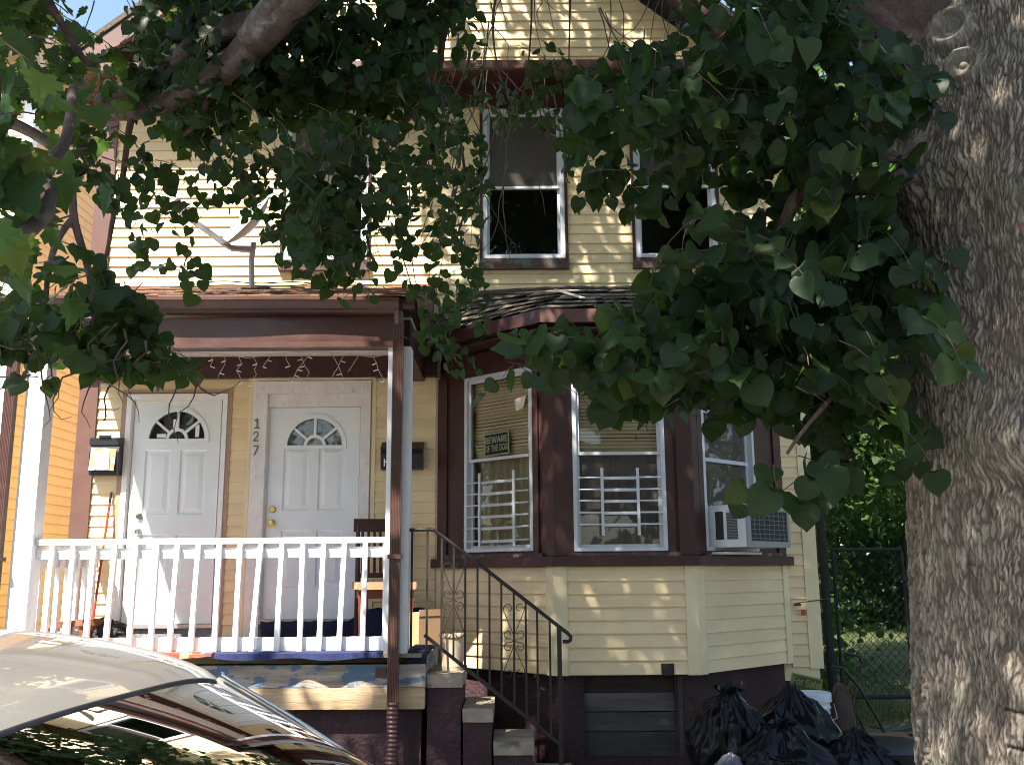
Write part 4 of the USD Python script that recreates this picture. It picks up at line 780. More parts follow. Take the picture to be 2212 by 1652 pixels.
# ---- the second tree, its trunk to the left of the picture
T2 = thing('maple_tree', 'tree with large lobed leaves whose limbs reach in at the upper left', 'tree', (-4.1, 4.3, 0))
rt2 = np.random.default_rng(33)
limb(T2, [(-4.1, 4.3, -.1), (-4.12, 4.3, 1.5), (-4.05, 4.25, 3.2), (-4.0, 4.2, 5.2)], .30, .20, rt2, m=BARK, sides=40, n=80, rough=.16, name='trunk')
limb(T2, [(-4.05, 4.25, 2.6), (-3.2, 3.6, 2.75), (-2.4, 3.15, 2.62), (-1.9, 3.0, 2.6)] + B['b3'], .07, .016, rt2, sides=10, n=60)
limb(T2, [(-4.0, 4.2, 4.6), (-3.2, 4.1, 4.7), (-2.5, 4.0, 4.45)] + B['b4'], .06, .014, rt2, sides=9)
limb(T2, [(-4.0, 4.25, 3.9), (-3.2, 4.2, 4.0), (-2.5, 4.2, 3.75)] + B['b5'], .055, .008, rt2, sides=8)
limb(T2, B['b6'], .018, .007, rt2, sides=6)
limb(T2, [(-4.0, 4.2, 5.1), (-4.2, 3.6, 7.2), (-4.6, 3.0, 9)], .16, .05, rt2, sides=10)
g2, tw2 = [], []
for nm, nt, L in (('L4', 38, .15), ('L1b', 55, .12)):
    p, d, n, s, tw = bough(nm, nt, L, rt2, 'lobed', per=6, length=(.3, .5), face=(.1, -.4, .7)); g2.append(('lobed', (p, d, n, s))); tw2 += tw
m = M()
for t in tw2: m.tube(t, np.linspace(.004, .0016, len(t)), 3, cap=False)
part(T2, 'twigs', m, TWIG, kind='stuff')
build_leaves(T2, g2, MAPLE, rt2)
p, d, n, s = crown((-4.4, 2.6, 8.2), (2.4, 1.8, 2.2), 90, 70, .13, rt2)
W, f, uv = leaves_mesh('small', p, d, n, s, rt2); v, fc, _ = join(W, f)
part(T2, 'crown', (v, fc), LINDEN_FAR, kind='stuff')
# ------------------------------------------------------------------ the neighbour on the left
N = thing('neighbour_house', 'yellow sided neighbouring house set back across the side alley on the left', 'house', (-9, 14, 0))
part(N, 'side_wall', M().box(-6.12, -6.0, 11.4, 20, 0, 8.2), YELLOW[0])
part(N, 'front_wall', M().box(-12, -6.12, 11.4, 11.52, 0, 8.2), CREAM_TRIM)
siding(N, (-6.0, 11.4, 0), (0, 1), .08, 5.5, .9, 8.2, .125, (), mats=YELLOW, lip=.014)
siding(N, (-12, 11.4, 0), (1, 0), 4.0, 5.90, .9, 8.2, .125, (), mats=CREAM, lip=.014)
part(N, 'corner_board', M().cbox(-6.10, -5.985, 11.36, 11.40, .8, 8.2), WHITE)
part(N, 'corner_board', M().cbox(-5.985, -5.965, 11.36, 11.48, .8, 8.2), WHITE)
part(N, 'foundation', M().box(-12, -5.97, 11.37, 20, -.1, .88), MAROON_BASE)
part(N, 'roof', M().add([(-12.4, 11.0, 8.2), (-5.6, 11.0, 8.2), (-5.6, 15.5, 10.6), (-12.4, 15.5, 10.6), (-12.4, 20, 8.2), (-5.6, 20, 8.2)], [(0, 1, 2), (0, 2, 3), (3, 2, 5), (3, 5, 4), (1, 5, 2), (0, 3, 4)]), SHINGLE[2])
part(N, 'fascia', M().cbox(-12.4, -5.6, 10.97, 11.0, 8.05, 8.22), BROWN_TRIM)
part(N, 'soffit', M().box(-12.4, -5.6, 11.0, 11.4, 8.12, 8.15), SOFFIT)

# ------------------------------------------------------------------ yard, fence and trees behind the alley
GRASSG = look('yard_turf', (0.055, 0.075, 0.025), 0.95, 0.5, 2.5, bump=.6, bscale=40, bdist=.03, patch=(.10, .075, .04), patch_at=(.52, .64), patch_scale=1.4)
structure('yard', sheet(2.7, 30, 9.5, 60, .13, 60, 60, lambda x, y: .10 * np.clip((y - 10) / 10, 0, 1) + .05 * (meshkit.fbm(np.stack([x * .5, y * .5, x * 0], -1), 3, 5) - .5)), GRASSG, smooth=True)
rgb_ = np.random.default_rng(44)
GRASS = leaf_look('grass_blade', (0.035, 0.06, 0.016), (0.08, 0.11, 0.035), (0.16, 0.22, 0.05), vein=False)
n = 16000; gx = rgb_.uniform(2.9, 11, n); gy = 10 + 13 * rgb_.uniform(0, 1, n) ** 1.2; gz = .12 + .10 * np.clip((gy - 10) / 10, 0, 1)
gh = rgb_.uniform(.05, .16, n); az = rgb_.uniform(0, 2 * PI, n); w = .006; b = np.stack([gx, gy, gz], 1); sd = np.stack([np.cos(az), np.sin(az), az * 0], 1) * w; lean = np.stack([np.cos(az * 3), np.sin(az * 3), az * 0], 1) * gh[:, None] * .45
V = np.stack([b - sd, b + sd, b + lean + np.stack([az * 0, az * 0, gh], 1)], 1); 
single('grass', (V.reshape(-1, 3), np.arange(3 * n).reshape(-1, 3)), GRASS, 'rough uncut grass growing in the yard behind the chain link gate', 'grass', kind='stuff')
def wild_tree(name, label, base, H_, r, crowns, nl, L, seed, shape='small', lean=(0, 0), group=None, cat='tree', mat_=WILD):
    rg = np.random.default_rng(seed); x, y = base; t = thing(name, label, cat, (x, y, .15), group)
    if r: limb(t, [(x, y, .0), (x + lean[0] * .3, y + lean[1] * .3, H_ * .3), (x + lean[0] * .7, y + lean[1] * .7, H_ * .65), (x + lean[0], y + lean[1], H_)], r, r * .3, rg, sides=10, name='trunk')
    P_, D_, N_, S_ = [], [], [], []
    for (cx, cy, cz), rad, share in crowns:
        k = int(nl * share); ncl = max(10, k // 40)
        c = unit(rg.normal(size=(ncl, 3))) * (rg.uniform(.3, 1, (ncl, 1)) ** .5) * np.array(rad) + np.array([cx, cy, cz])
        p = np.repeat(c, 40, 0) + rg.normal(0, 1, (ncl * 40, 3)) * np.array([.34, .34, .22]) * (max(rad) / 1.6) ** .4; p = p[p[:, 2] > .2]
        m_ = len(p); P_.append(p); D_.append(rg.normal(0, .6, (m_, 3)) + (0, 0, -.5)); N_.append(rg.normal(0, .5, (m_, 3)) + (-.1, -.4, .8)); S_.append(L * rg.uniform(.6, 1.25, m_))
    W, f, _ = leaves_mesh(shape, np.concatenate(P_), np.concatenate(D_), np.concatenate(N_), np.concatenate(S_), rg); v, fc, _ = join(W, f)
    part(t, 'crown' if r else 'foliage', (v, fc), mat_, kind='stuff'); return t
def foliage_mass(crowns, L, seed):
    rg = np.random.default_rng(seed); P_, D_, N_, S_ = [], [], [], []
    for (cx, cy, cz), rad, k in crowns:
        ncl = max(10, k // 40); c = unit(rg.normal(size=(ncl, 3))) * (rg.uniform(.3, 1, (ncl, 1)) ** .5) * np.array(rad) + np.array([cx, cy, cz])
        p = np.repeat(c, 40, 0) + rg.normal(0, 1, (ncl * 40, 3)) * np.array([.34, .34, .22]) * (max(rad) / 1.6) ** .4; p = p[p[:, 2] > .2]
        m_ = len(p); P_.append(p); D_.append(rg.normal(0, .6, (m_, 3)) + (0, 0, -.5)); N_.append(rg.normal(0, .5, (m_, 3)) + (-.1, -.4, .8)); S_.append(L * rg.uniform(.6, 1.25, m_))
    W, f, _ = leaves_mesh('small', np.concatenate(P_), np.concatenate(D_), np.concatenate(N_), np.concatenate(S_), rg); v, fc, _ = join(W, f); return v, fc
single('woodland', foliage_mass([((6.0, 26, 7.0), (3.4, 2.6, 5.0), 9000), ((9.6, 19.0, 6.4), (2.6, 2.2, 2.8), 6000), ((11.5, 30, 6.0), (4.5, 2.6, 5.6), 9000), ((8.0, 32, 5.5), (4.2, 2.6, 5.4), 9000), ((9.4, 10.6, 4.0), (2.2, 2.0, 3.6), 6000), ((9.6, 27, 2.2), (5.0, 1.6, 2.4), 9000)], .21, 64), WILD, 'dense dark green wood closing the view behind the yard', 'wood', kind='stuff')
wild_tree('yard_tree', 'tall leafy tree rising right behind the side alley', (6.0, 13.4), 7.5, .11, [((4.7, 13.2, 5.6), (1.5, 1.6, 2.6), .40), ((4.3, 12.5, 3.4), (.9, 1.0, 1.0), .15), ((5.2, 13.6, 8.2), (2.0, 1.8, 2.2), .45)], 19000, .12, 61, lean=(-.6, .2))
wild_tree('yard_tree', 'thin leaning tree between the house corner and the gate', (3.5, 12.4), 6.0, .07, [((3.6, 12.6, 4.8), (.8, 1.0, 1.5), .6), ((3.6, 12.6, 7.0), (1.2, 1.2, 1.6), .4)], 4500, .11, 62, lean=(.35, .3))
wild_tree('yard_tree', 'broad bright green tree on the far side of the yard', (10.4, 22.5), 9, .2, [((8.4, 22.5, 6.0), (3.2, 2.4, 3.6), 1.0)], 9000, .19, 63)
wild_tree('shrub', 'dark shrub row across the end of the yard under the trees', (8, 24), 0, 0, [((6.4, 23.2, .9), (1.6, 1.0, 1.5), .35), ((8.8, 23.6, 1.1), (1.8, 1.0, 1.9), .35), ((11, 23, 1.3), (1.6, 1.0, 2.0), .3)], 12000, .14, 66, cat='shrub')
wild_tree('shrub', 'vine covered shrub beside the left gate post in shade', (3.5, 11.6), 0, 0, [((3.35, 11.8, 1.1), (.45, .6, 1.1), .6), ((3.2, 12.6, 2.2), (.5, .6, 1.0), .4)], 2200, .09, 67, cat='shrub')
# chain link gate between two posts
G_ = thing('gate', 'black chain link gate closing the side alley right of the house', 'gate', (3.7, 10.5, 0))
FENCE = look('black_fence', (0.014, 0.015, 0.015), 0.8, .2, 20)
part(G_, 'post', M().tube([(3.30, 10.5, -.1), (3.28, 10.5, 2.45)], .045, 12), FENCE); part(G_, 'post', M().tube([(4.24, 10.5, -.1), (4.22, 10.5, 1.95)], .06, 12), FENCE)
m = M().tube([(3.40, 10.5, .33), (3.39, 10.5, 1.83)], .019, 8); part(G_, 'frame_bar', m, FENCE)
part(G_, 'frame_bar', M().tube([(4.13, 10.5, .33), (4.12, 10.5, 1.83)], .019, 8), FENCE); part(G_, 'frame_bar', M().tube([(3.39, 10.5, 1.83), (4.12, 10.5, 1.83)], .019, 8), FENCE); part(G_, 'frame_bar', M().tube([(3.40, 10.5, .33), (4.13, 10.5, .33)], .022, 8), FENCE)
m = M(); sp = .088; w_, h_ = .72, 1.5
for s_ in (-1, 1):
    k = -30
    while k < 60:
        x0 = 3.40 + k * sp; pts = [(x0, .33), (x0 + s_ * h_ , .33 + h_)]
        ln = shapely.LineString(pts).intersection(rect(3.40, 4.12, .33, 1.83))
        if ln.length > .02 and ln.geom_type == 'LineString':
            (a, b), (c, d) = list(ln.coords)[0], list(ln.coords)[-1]; m.tube([(a, 10.5 + s_ * .002, b), (c, 10.5 + s_ * .002, d)], .0028, 4, cap=False)
        k += 1
part(G_, 'wire_mesh', m, FENCE, kind='stuff')
part(G_, 'latch', M().cbox(4.10, 4.2, 10.46, 10.54, 1.5, 1.54).cbox(4.10, 4.2, 10.47, 10.53, .9, .93), FENCE)
# the trees along the other side of the street and farther up the pavement, which the windows and the car mirror
CR = []
for x, y, h in ((-13, 5.2, 7), (-9, -10, 8), (-1.5, -11, 9), (6.5, -10, 8.5), (12, 2, 9)): CR += [((x, y, h * .62), (3.2, 2.6, h * .42), 3900), ((x, y, h * .25), (2.6, 2.2, h * .16), 1300)]
single('street_tree_row', foliage_mass(CR, .30, 80), LINDEN_FAR, 'leafy mass of trees lining the street, mirrored in the window panes', 'trees', kind='stuff')
# ------------------------------------------------------------------ stairs and their rail
S = thing('stairs', 'worn concrete steps going down to the right of the porch', 'stairs', (0, 7.4, 0))
def rough_block(x0, x1, y0, y1, z0, z1, sd, a=.012):
    t = trimesh.creation.box(bounds=[(x0, y0, z0), (x1, y1, z1)]).subdivide().subdivide().subdivide().subdivide()
    v = np.array(t.vertices); c = v.mean(0); q = meshkit.fbm(v * 9, 3, sd) - .5; v += (v - c) / np.linalg.norm(v - c, axis=1, keepdims=True) * q[:, None] * a * 2
    ed = np.minimum(np.minimum(v[:, 0] - x0, x1 - v[:, 0]), .03) ; return v, np.array(t.faces)
for k, (x0, x1, zt) in enumerate(((-.62, -.366, .912), (-.366, -.150, .677), (-.150, .137, .456), (.137, .42, .235))):
    part(S, 'step', rough_block(x0 + .002, x1, 7.17, 7.88 - .14 * max(0, k - 1), zt - .09, zt, k), CONC, smooth=30)
    part(S, 'step_base', rough_block(x0 + .004, x1 - .012, 7.19, 7.87 - .14 * max(0, k - 1), -.05, zt - .092, k + 9), MAROON_BASE, smooth=30)
R = thing('stair_railing', 'black wrought iron stair railing with scrolls beside the concrete steps', 'railing', (-.2, 7.2, 0))
yr = 7.185
hp = [(-.755, yr, 1.926), (-.60, yr, 1.93), (-.565, yr, 1.925), (.325, yr, 1.235)]; 
zt = lambda x: 1.925 if x < -.56 else 1.925 - (x + .565) * .775; zl = lambda x: 1.10 - (x + .556) * .758
part(R, 'handrail', M().tube([(-.755, yr, 1.926), (-.61, yr, 1.93), (-.57, yr, 1.92), (-.3, yr, 1.72), (0, yr, 1.487), (.325, yr, 1.235), (.385, yr, 1.19), (.408, yr, 1.165), (.405, yr, 1.14), (.385, yr, 1.13), (.35, yr, 1.132)], .0135, 8), IRON, smooth=50)
part(R, 'lower_rail', M().bar((-.64, yr, zl(-.64) + .02), (.315, yr, zl(.315)), .016, .024, .002), IRON)
part(R, 'newel_post', M().cbox(.309, .341, yr - .016, yr + .016, .0, 1.235, .002), IRON)
for x, zb in ((-.735, 1.06), (-.623, 1.07)): part(R, 'bar', M().cbox(x - .0075, x + .0075, yr - .0075, yr + .0075, zb, zt(x) - .008, .001), IRON)
bx = [-.518, -.431, -.348, -.259, -.173, -.088, .002, .087, .168, .258]
for x in bx: part(R, 'bar', M().cbox(x - .0075, x + .0075, yr - .0075, yr + .0075, zl(x), zt(x) - .01, .001), IRON)
def spiral(cx, cz, r0, a0, turns, sgn, n=26):
    a = a0 + sgn * np.linspace(0, turns * 2 * PI, n); r = r0 * (1 - .5 * np.linspace(0, 1, n)); return [(cx + q * math.cos(t), yr, cz + q * math.sin(t)) for q, t in zip(r, a)]
for xc, z_top, z_mid, z_bot in ((-.431, 1.695, 1.425, 1.155), (.002, 1.40, 1.14, .885)):
    for sx in (-1, 1):
        x1 = xc + sx * .040
        part(R, 'scroll', M().tube([(xc, yr, z_mid + .03), (xc + sx * .025, yr, z_mid + .09), (xc + sx * .072, yr, z_top - .055)] + spiral(x1, z_top - .035, .034, 0 if sx > 0 else PI, .75, sx), .0032, 5), IRON)
        part(R, 'scroll', M().tube([(xc, yr, z_mid - .03), (xc + sx * .025, yr, z_mid - .09), (xc + sx * .072, yr, z_bot + .055)] + spiral(x1, z_bot + .035, .034, 0 if sx > 0 else PI, .75, -sx), .0032, 5), IRON)
        part(R, 'scroll', M().tube([(xc, yr, z_mid)] + spiral(x1 + sx * .003, z_mid + .045, .033, PI * 1.4 if sx > 0 else -PI * .4, .85, sx), .0032, 5), IRON)
        part(R, 'scroll', M().tube([(xc, yr, z_mid)] + spiral(x1 + sx * .003, z_mid - .045, .033, PI * .6 if sx > 0 else PI * .4, .85, -sx), .0032, 5), IRON)

# ------------------------------------------------------------------ on the porch
def boxy(name, label, cat, c, size, rot, m, h=None):
    t = thing(name, label, cat, c); ca, sa = math.cos(rot), math.sin(rot)
    return t, (lambda v: np.stack([c[0] + v[:, 0] * ca - v[:, 1] * sa, c[1] + v[:, 0] * sa + v[:, 1] * ca, c[2] + v[:, 2]], 1))
def mput(m, fn):
    v, f = m.arrays(); return fn(v), f
# mailboxes
t = thing('mailbox', 'black wall mailbox with a torn white paper taped on, left of the first door', 'mailbox', (-3.57, 8.5, 2.47))
side = Polygon([(0, 0), (.085, .0), (.11, .20), (.085, .29), (.03, .335), (0, .335)])
m = M((-3.70, 8.58, 2.475), (0, -1)); m.poly(side, 0, .258); part(t, 'body', m, BLACKP)
part(t, 'lid', M().cbox(-3.705, -3.437, 8.475, 8.575, 2.735, 2.80, .02), BLACKP); part(t, 'lid_grip', M().cbox(-3.62, -3.52, 8.463, 8.49, 2.80, 2.82, .006), BLACKP)
PAPER = look('paper', (.80, .78, .74), .7, .06, 8); TAPE = look('brown_tape', (.42, .27, .14), .4, .3, 14, patch=(.75, .72, .66), patch_at=(.5, .6), patch_scale=11)
part(t, 'taped_paper', M().add([(-3.695, 8.470, 2.515), (-3.475, 8.470, 2.51), (-3.46, 8.466, 2.70), (-3.68, 8.466, 2.715)], [(0, 1, 2), (0, 2, 3)]), TAPE)
part(t, 'taped_paper', M().add([(-3.655, 8.464, 2.525), (-3.515, 8.464, 2.525), (-3.52, 8.461, 2.69), (-3.645, 8.461, 2.69)], [(0, 1, 2), (0, 2, 3)]), PAPER)
t = thing('mailbox', 'black wall mailbox half hidden behind the right porch post', 'mailbox', (-.97, 8.5, 2.5))
side = Polygon([(0, 0), (.10, .0), (.13, .13), (.10, .17), (0, .235)])
m = M((-1.15, 8.58, 2.505), (0, -1)); m.poly(side, 0, .365); part(t, 'body', m, BLACKP)
part(t, 'lid', M((-1.155, 8.58, 2.505), (0, -1)).poly(Polygon([(0, .236), (.104, .172), (.112, .182), (.0, .252)]), 0, .375), BLACKP)
part(t, 'plate', M().cbox(-1.145, -1.02, 8.462, 8.468, 2.515, 2.62, .001), BLACKP)
tt = meshkit.text_mesh('F', .08, .003); v = np.array(tt.vertices); part(t, 'letter', (np.stack([v[:, 0] - 1.13, 8.462 - v[:, 2], v[:, 1] + 2.53], 1), np.array(tt.faces)), PAPER)
# chair
t = thing('chair', 'brown wooden slat back chair with tan seat behind the right post', 'chair', (-1.06, 8.1, 1.06))
WOODR = look('red_brown_wood', (.19, .055, .025), .4, .25, 8, (1, 1, 5)); SEAT = look('tan_seat_cloth', (.50, .27, .15), .85, .1, 20, bump=.2); DWOOD = look('dark_chair_wood', (.045, .018, .013), .4, .2, 9)
rot = math.radians(14); ca, sa = math.cos(rot), math.sin(rot); fn = lambda v: np.stack([-1.06 + v[:, 0] * ca - v[:, 1] * sa, 8.10 + v[:, 0] * sa + v[:, 1] * ca, 1.062 + v[:, 2]], 1)
for x, y in ((-.20, -.2), (.20, -.2)): part(t, 'leg', mput(M().bar((x * .92, y, 0), (x, y, .42), .04, .04, .004, up=(0, 1, 0)), fn), WOODR)
for x in (-.19, .19): part(t, 'back_leg', mput(M().tube([(x, .26, 0), (x, .2, .42), (x, .22, .7), (x, .29, 1.0)], [.018, .022, .02, .016], 8), fn), DWOOD)
part(t, 'seat', mput(M().cbox(-.235, .235, -.25, .21, .43, .485, .024), fn), SEAT)
part(t, 'apron', mput(M().cbox(-.2, .2, -.215, -.19, .36, .428, .003).cbox(-.2, -.18, -.19, .18, .36, .428, .003).cbox(.18, .2, -.19, .18, .36, .428, .003), fn), WOODR)
part(t, 'top_rail', mput(M().cbox(-.225, .225, .265, .29, .90, 1.01, .01), fn), DWOOD)
part(t, 'lower_rail', mput(M().cbox(-.17, .17, .205, .225, .52, .56, .004), fn), DWOOD)
for k in range(7): part(t, 'back_slat', mput(M().bar((-.15 + k * .05, .215, .56), (-.15 + k * .05, .275, .90), .022, .010, .002, up=(0, 1, 0)), fn), DWOOD)
# cardboard box
CARD = look('cardboard', (.42, .26, .14), .8, .1, 6)
t = thing('cardboard_box', 'cardboard box standing on the deck beside the cream waste bin', 'box', (-.69, 8.02, 1.06)); rot = math.radians(38); ca, sa = math.cos(rot), math.sin(rot); fb = lambda v: np.stack([-.705 + v[:, 0] * ca - v[:, 1] * sa, 7.93 + v[:, 0] * sa + v[:, 1] * ca, 1.062 + v[:, 2]], 1)
part(t, 'carton', mput(M().cbox(-.11, .11, -.09, .09, 0, .25, .003), fb), CARD); part(t, 'flap', mput(M().bar((-.11, -.0915, .25), (.11, -.0915, .25), .004, .05, .0005), fb), CARD); part(t, 'tape', mput(M().cbox(-.02, .02, -.092, .092, .2495, .2525, .0005), fb), TAPE)
# bin on the top step
t = thing('waste_bin', 'cream plastic waste bin on the top concrete step', 'bin', (-.455, 7.45, .912)); CRP = usdkit.material(stage, '/World/Looks/cream_plastic', {'p': ('principled_bsdf', {'base_color': (.74, .66, .50), 'roughness': .4}), 't': ('translucent_bsdf', {'color': (.75, .45, .12)}), 'x': ('mix_closure', {'fac': .35})}, [('p.BSDF', 'x.closure1'), ('t.BSDF', 'x.closure2')], surface='x.closure')
part(t, 'body', M().lathe([(.0, .004), (.068, .004), (.075, .0), (.079, .03), (.086, .12), (.090, .245), (.087, .246), (.08, .03), (.0, .012)], (-.455, 7.46, .914), 32), CRP, smooth=40)
part(t, 'rim', M().lathe([(.089, .24), (.098, .238), (.100, .250), (.098, .262), (.088, .262), (.088, .24)], (-.455, 7.46, .914), 32), CRP, smooth=40)
# rugs
BLUE = look('blue_carpet', (.022, .03, .095), .95, .3, 50, bump=.8, bscale=350, bdist=.006); NAVY = look('navy_carpet', (.018, .022, .055), .95, .35, 40, bump=.8, bscale=300, bdist=.006)
REDR = usdkit.material(stage, '/World/Looks/red_patterned_rug', {'g': ('geometry', {}), 'm': ('mapping', {'scale': (1, 1.6, 1)}), 'v': ('voronoi_texture', {'scale': 15.0}), 'r': ('rgb_ramp', {'interpolate': False, 'ramp': [(0, (.34, .05, .03)), (.34, (.60, .42, .24)), (.5, (.40, .09, .04)), (.66, (.08, .07, .10)), (.76, (.45, .12, .05))]}), 'p': ('principled_bsdf', {'roughness': .95}), 's': ('separate_xyz', {})},
    [('g.position', 'm.vector'), ('m.vector', 'v.vector'), ('v.color', 's.vector'), ('s.x', 'r.fac'), ('r.color', 'p.base_color')], surface='p.BSDF')
def rug(name, label, x0, x1, y0, y1, z, m, hang=0, sd=0, cat='rug'):
    t = thing(name, label, cat, ((x0 + x1) / 2, (y0 + y1) / 2, z)); nx, ny = 50, 24; x = np.linspace(x0, x1, nx); y = np.linspace(y0, y1, ny); X, Y = np.meshgrid(x, y); wv = meshkit.fbm(np.stack([X * 5, Y * 5, X * 0 + sd], -1), 3, sd)
    top = np.stack([X + .01 * (wv - .5), Y + .02 * (wv - .5), z + .008 + .012 * wv], -1); bot = top.copy(); bot[..., 2] = z + .001
    mm = M().grid(top).grid(bot[:, ::-1])
    ring = lambda A: np.concatenate([A[0], A[1:, -1], A[-1, ::-1][1:], A[::-1, 0][1:]]); a, b = ring(top), ring(bot); mm.grid(np.stack([b, a]))
    part(t, 'pile', mm, m, smooth=40); 
    if hang:
        e = np.stack([np.stack([x, np.full_like(x, y0 - .0) + .006 * np.sin(x * 23), np.full_like(x, z + .012)], -1), np.stack([x, np.full_like(x, y0 - .028) + .012 * np.sin(x * 19 + sd), np.full_like(x, z + .006)], -1), np.stack([x, np.full_like(x, y0 - .032) + .012 * np.sin(x * 19 + sd), z - hang + .010 * np.sin(x * 11)], -1), np.stack([x, np.full_like(x, y0 - .016), z - hang + .012 + 0 * x], -1)]); part(t, 'overhang', M().grid(e), m, smooth=50)
    return t
rug('rug', 'red patterned rug lying before the first door', -3.1, -2.12, 7.088, 8.35, 1.064, REDR, .02, 3)
rug('rug', 'blue carpet mat spread before the second door to the deck edge', -2.10, -.93, 7.088, 8.42, 1.066, BLUE, .035, 5)
xs2 = np.linspace(-2.14, -.72, 70)
def upcarp(x): return .145 + .10 * np.clip((x + 1.42) / .16, 0, 1) ** 1.5 + .006 * np.sin(x * 37)
t = thing('carpet_strip', 'navy carpet strip turned up against the foot of the second door', 'carpet', (-1.45, 8.48, 1.07))
Pq = np.stack([np.stack([xs2, 8.46 + .012 * np.sin(xs2 * 13) + .04 * (1 - k) , 1.082 + k * upcarp(xs2)], -1) for k in (0, .08, .35, .7, 1)]); Pb = Pq + (0, .014, 0)
m = M().grid(Pq).grid(Pb[:, ::-1]).grid(np.stack([Pq[-1], Pb[-1]])); part(t, 'pile', m, NAVY, smooth=50)
rug('rug', 'dark blue cloth bunched on the porch edge beside the cardboard box', -.76, -.62, 7.2, 7.8, 1.064, NAVY, .10, 8)
# bag, pots, broom
def lumpy(c, r, sd, sub=4, fold=.25, k=3.0, top=None):
    t = trimesh.creation.icosphere(sub); v = np.array(t.vertices); q = 1 - np.abs(2 * meshkit.fbm(v * k + sd, 4, sd) - 1); w = 1 + fold * (q - .6)
    v = v * w[:, None] * np.array(r); return v + np.array(c), np.array(t.faces)
t = thing('bag', 'dark cloth bag slumped at the foot of the first door', 'bag', (-3.36, 8.3, 1.06)); part(t, 'body', lumpy((-3.34, 8.30, 1.135), (.15, .11, .10), 3, 4, .5), look('dark_cloth', (.03, .03, .032), .8, .4, 15, bump=.5), smooth=True)
part(t, 'handle', M().tube([(-3.40, 8.25, 1.20), (-3.39, 8.23, 1.27), (-3.34, 8.22, 1.285), (-3.29, 8.23, 1.25), (-3.28, 8.25, 1.19)], .008, 6), BLACKP, smooth=True)
TERRA = look('terracotta', (.26, .10, .055), .8, .15, 8, bump=.2)
for k, (x, y, r, lab) in enumerate(((-3.62, 7.98, .105, 'terracotta flower pot nearer the left porch post'), (-3.50, 8.30, .125, 'wider terracotta flower pot nearer the wall behind the railing'))):
    t = thing('flower_pot', lab, 'flower pot', (x, y, 1.062)); part(t, 'body', M().lathe([(0, .0), (r * .7, 0), (r * .95, .15), (r * .86, .15), (r * .6, .1), (0, .1)], (x, y, 1.064), 28), TERRA, smooth=40); part(t, 'rim', M().lathe([(r * .93, .15), (r * 1.06, .15), (r * 1.08, .2), (r * .98, .2), (r * .86, .14)], (x, y, 1.064), 28), TERRA, smooth=40)
REDP = look('red_plastic', (.34, .04, .025), .35, .1, 9)
t = thing('broom', 'red handled broom leaning on the wall below the mailbox', 'broom', (-3.5, 8.45, 1.06)); part(t, 'handle', M().tube([(-3.515, 8.36, 1.22), (-3.52, 8.55, 2.24)], .011, 8), REDP); part(t, 'grip', M().tube([(-3.52, 8.55, 2.24), (-3.5205, 8.57, 2.33)], [.013, .010], 8), BLACKP); part(t, 'head', M().cbox(-3.60, -3.43, 8.33, 8.38, 1.18, 1.23, .01), REDP); part(t, 'bristles', M().poly(Polygon([(-3.595, 1.18), (-3.435, 1.18), (-3.41, 1.066), (-3.62, 1.066)]), 8.335, 8.375), look('straw_bristle', (.45, .33, .15), .9, .3, 60, (20, 20, 1), bump=.5))
# icicle lights
t = thing('string_lights', 'pale icicle string lights draped below the brown porch beam', 'string lights', (-2.2, 7.3, 3.2)); WIRE = look('pale_wire', (.52, .44, .38), .5, .1, 9); BULB = look('pale_bulb', (.80, .66, .58), .25, .05, 9)
rg = np.random.default_rng(12); x = np.linspace(-3.4, -.95, 80); sag = 3.245 + .045 * np.abs(np.sin(x * 3.3 + .4)) ; part(t, 'main_wire', M().tube(np.stack([x, 7.30 + 0 * x, sag], -1), .0032, 5), WIRE)
for k in range(21):
    x0 = -3.36 + k * .115 + rg.normal(0, .012); z = float(np.interp(x0, x, sag)); p = np.array([x0, 7.30, z]); ln = [p]; d = np.array([rg.normal(0, .3), 0, -1])
    for i in range(int(rg.integers(2, 6))):
        d = unit(np.array([rg.choice((-.75, .75)) * rg.uniform(.3, 1), rg.normal(0, .12), -1.0])); q = ln[-1] + d * rg.uniform(.045, .065); ln.append(q)
        if rg.uniform() < .35: continue
        bd = unit(np.array([-np.sign(d[0]) * 1.0, rg.normal(0, .2), -.35])); part(t, 'bulb', M().tube([q, q + bd * .012, q + bd * .036, q + bd * .040], [.0028, .0042, .0038, .001], 6), BULB)
    part(t, 'drop_wire', M().tube(ln, .0024, 4), WIRE)
# dish on the porch roof
GREYD = look('dish_grey', (.28, .28, .29), .45, .1, 6)
t = thing('satellite_dish', 'grey satellite dish on a mast standing on the porch roof', 'satellite dish', (-2.25, 8.1, 3.97))
part(t, 'foot', M().cbox(-2.31, -2.16, 8.04, 8.18, 3.955, 3.985, .004), BLACKP); part(t, 'mast', M().tube([(-2.235, 8.1, 3.97), (-2.255, 8.1, 4.30), (-2.24, 8.1, 4.45)], .024, 10), GREYD); part(t, 'clamp', M().cbox(-2.27, -2.21, 8.06, 8.15, 3.985, 4.03, .006), BLACKP)
dv = np.array([-.62, -.55, .55]); dv /= np.linalg.norm(dv); a1 = unit(np.cross(dv, (0, 0, 1.0))); a2 = np.cross(a1, dv); c0 = np.array([-2.23, 8.02, 4.56])
rr = np.linspace(0, 1, 8); tt_ = np.linspace(0, 2 * PI, 41); Pd = np.array([[c0 + dv * (.10 * r * r) + a1 * (.27 * r * math.cos(q)) + a2 * (.31 * r * math.sin(q)) for q in tt_] for r in rr]); part(t, 'reflector', M().grid(Pd).grid((Pd - dv * .006)[:, ::-1]), GREYD, smooth=40)
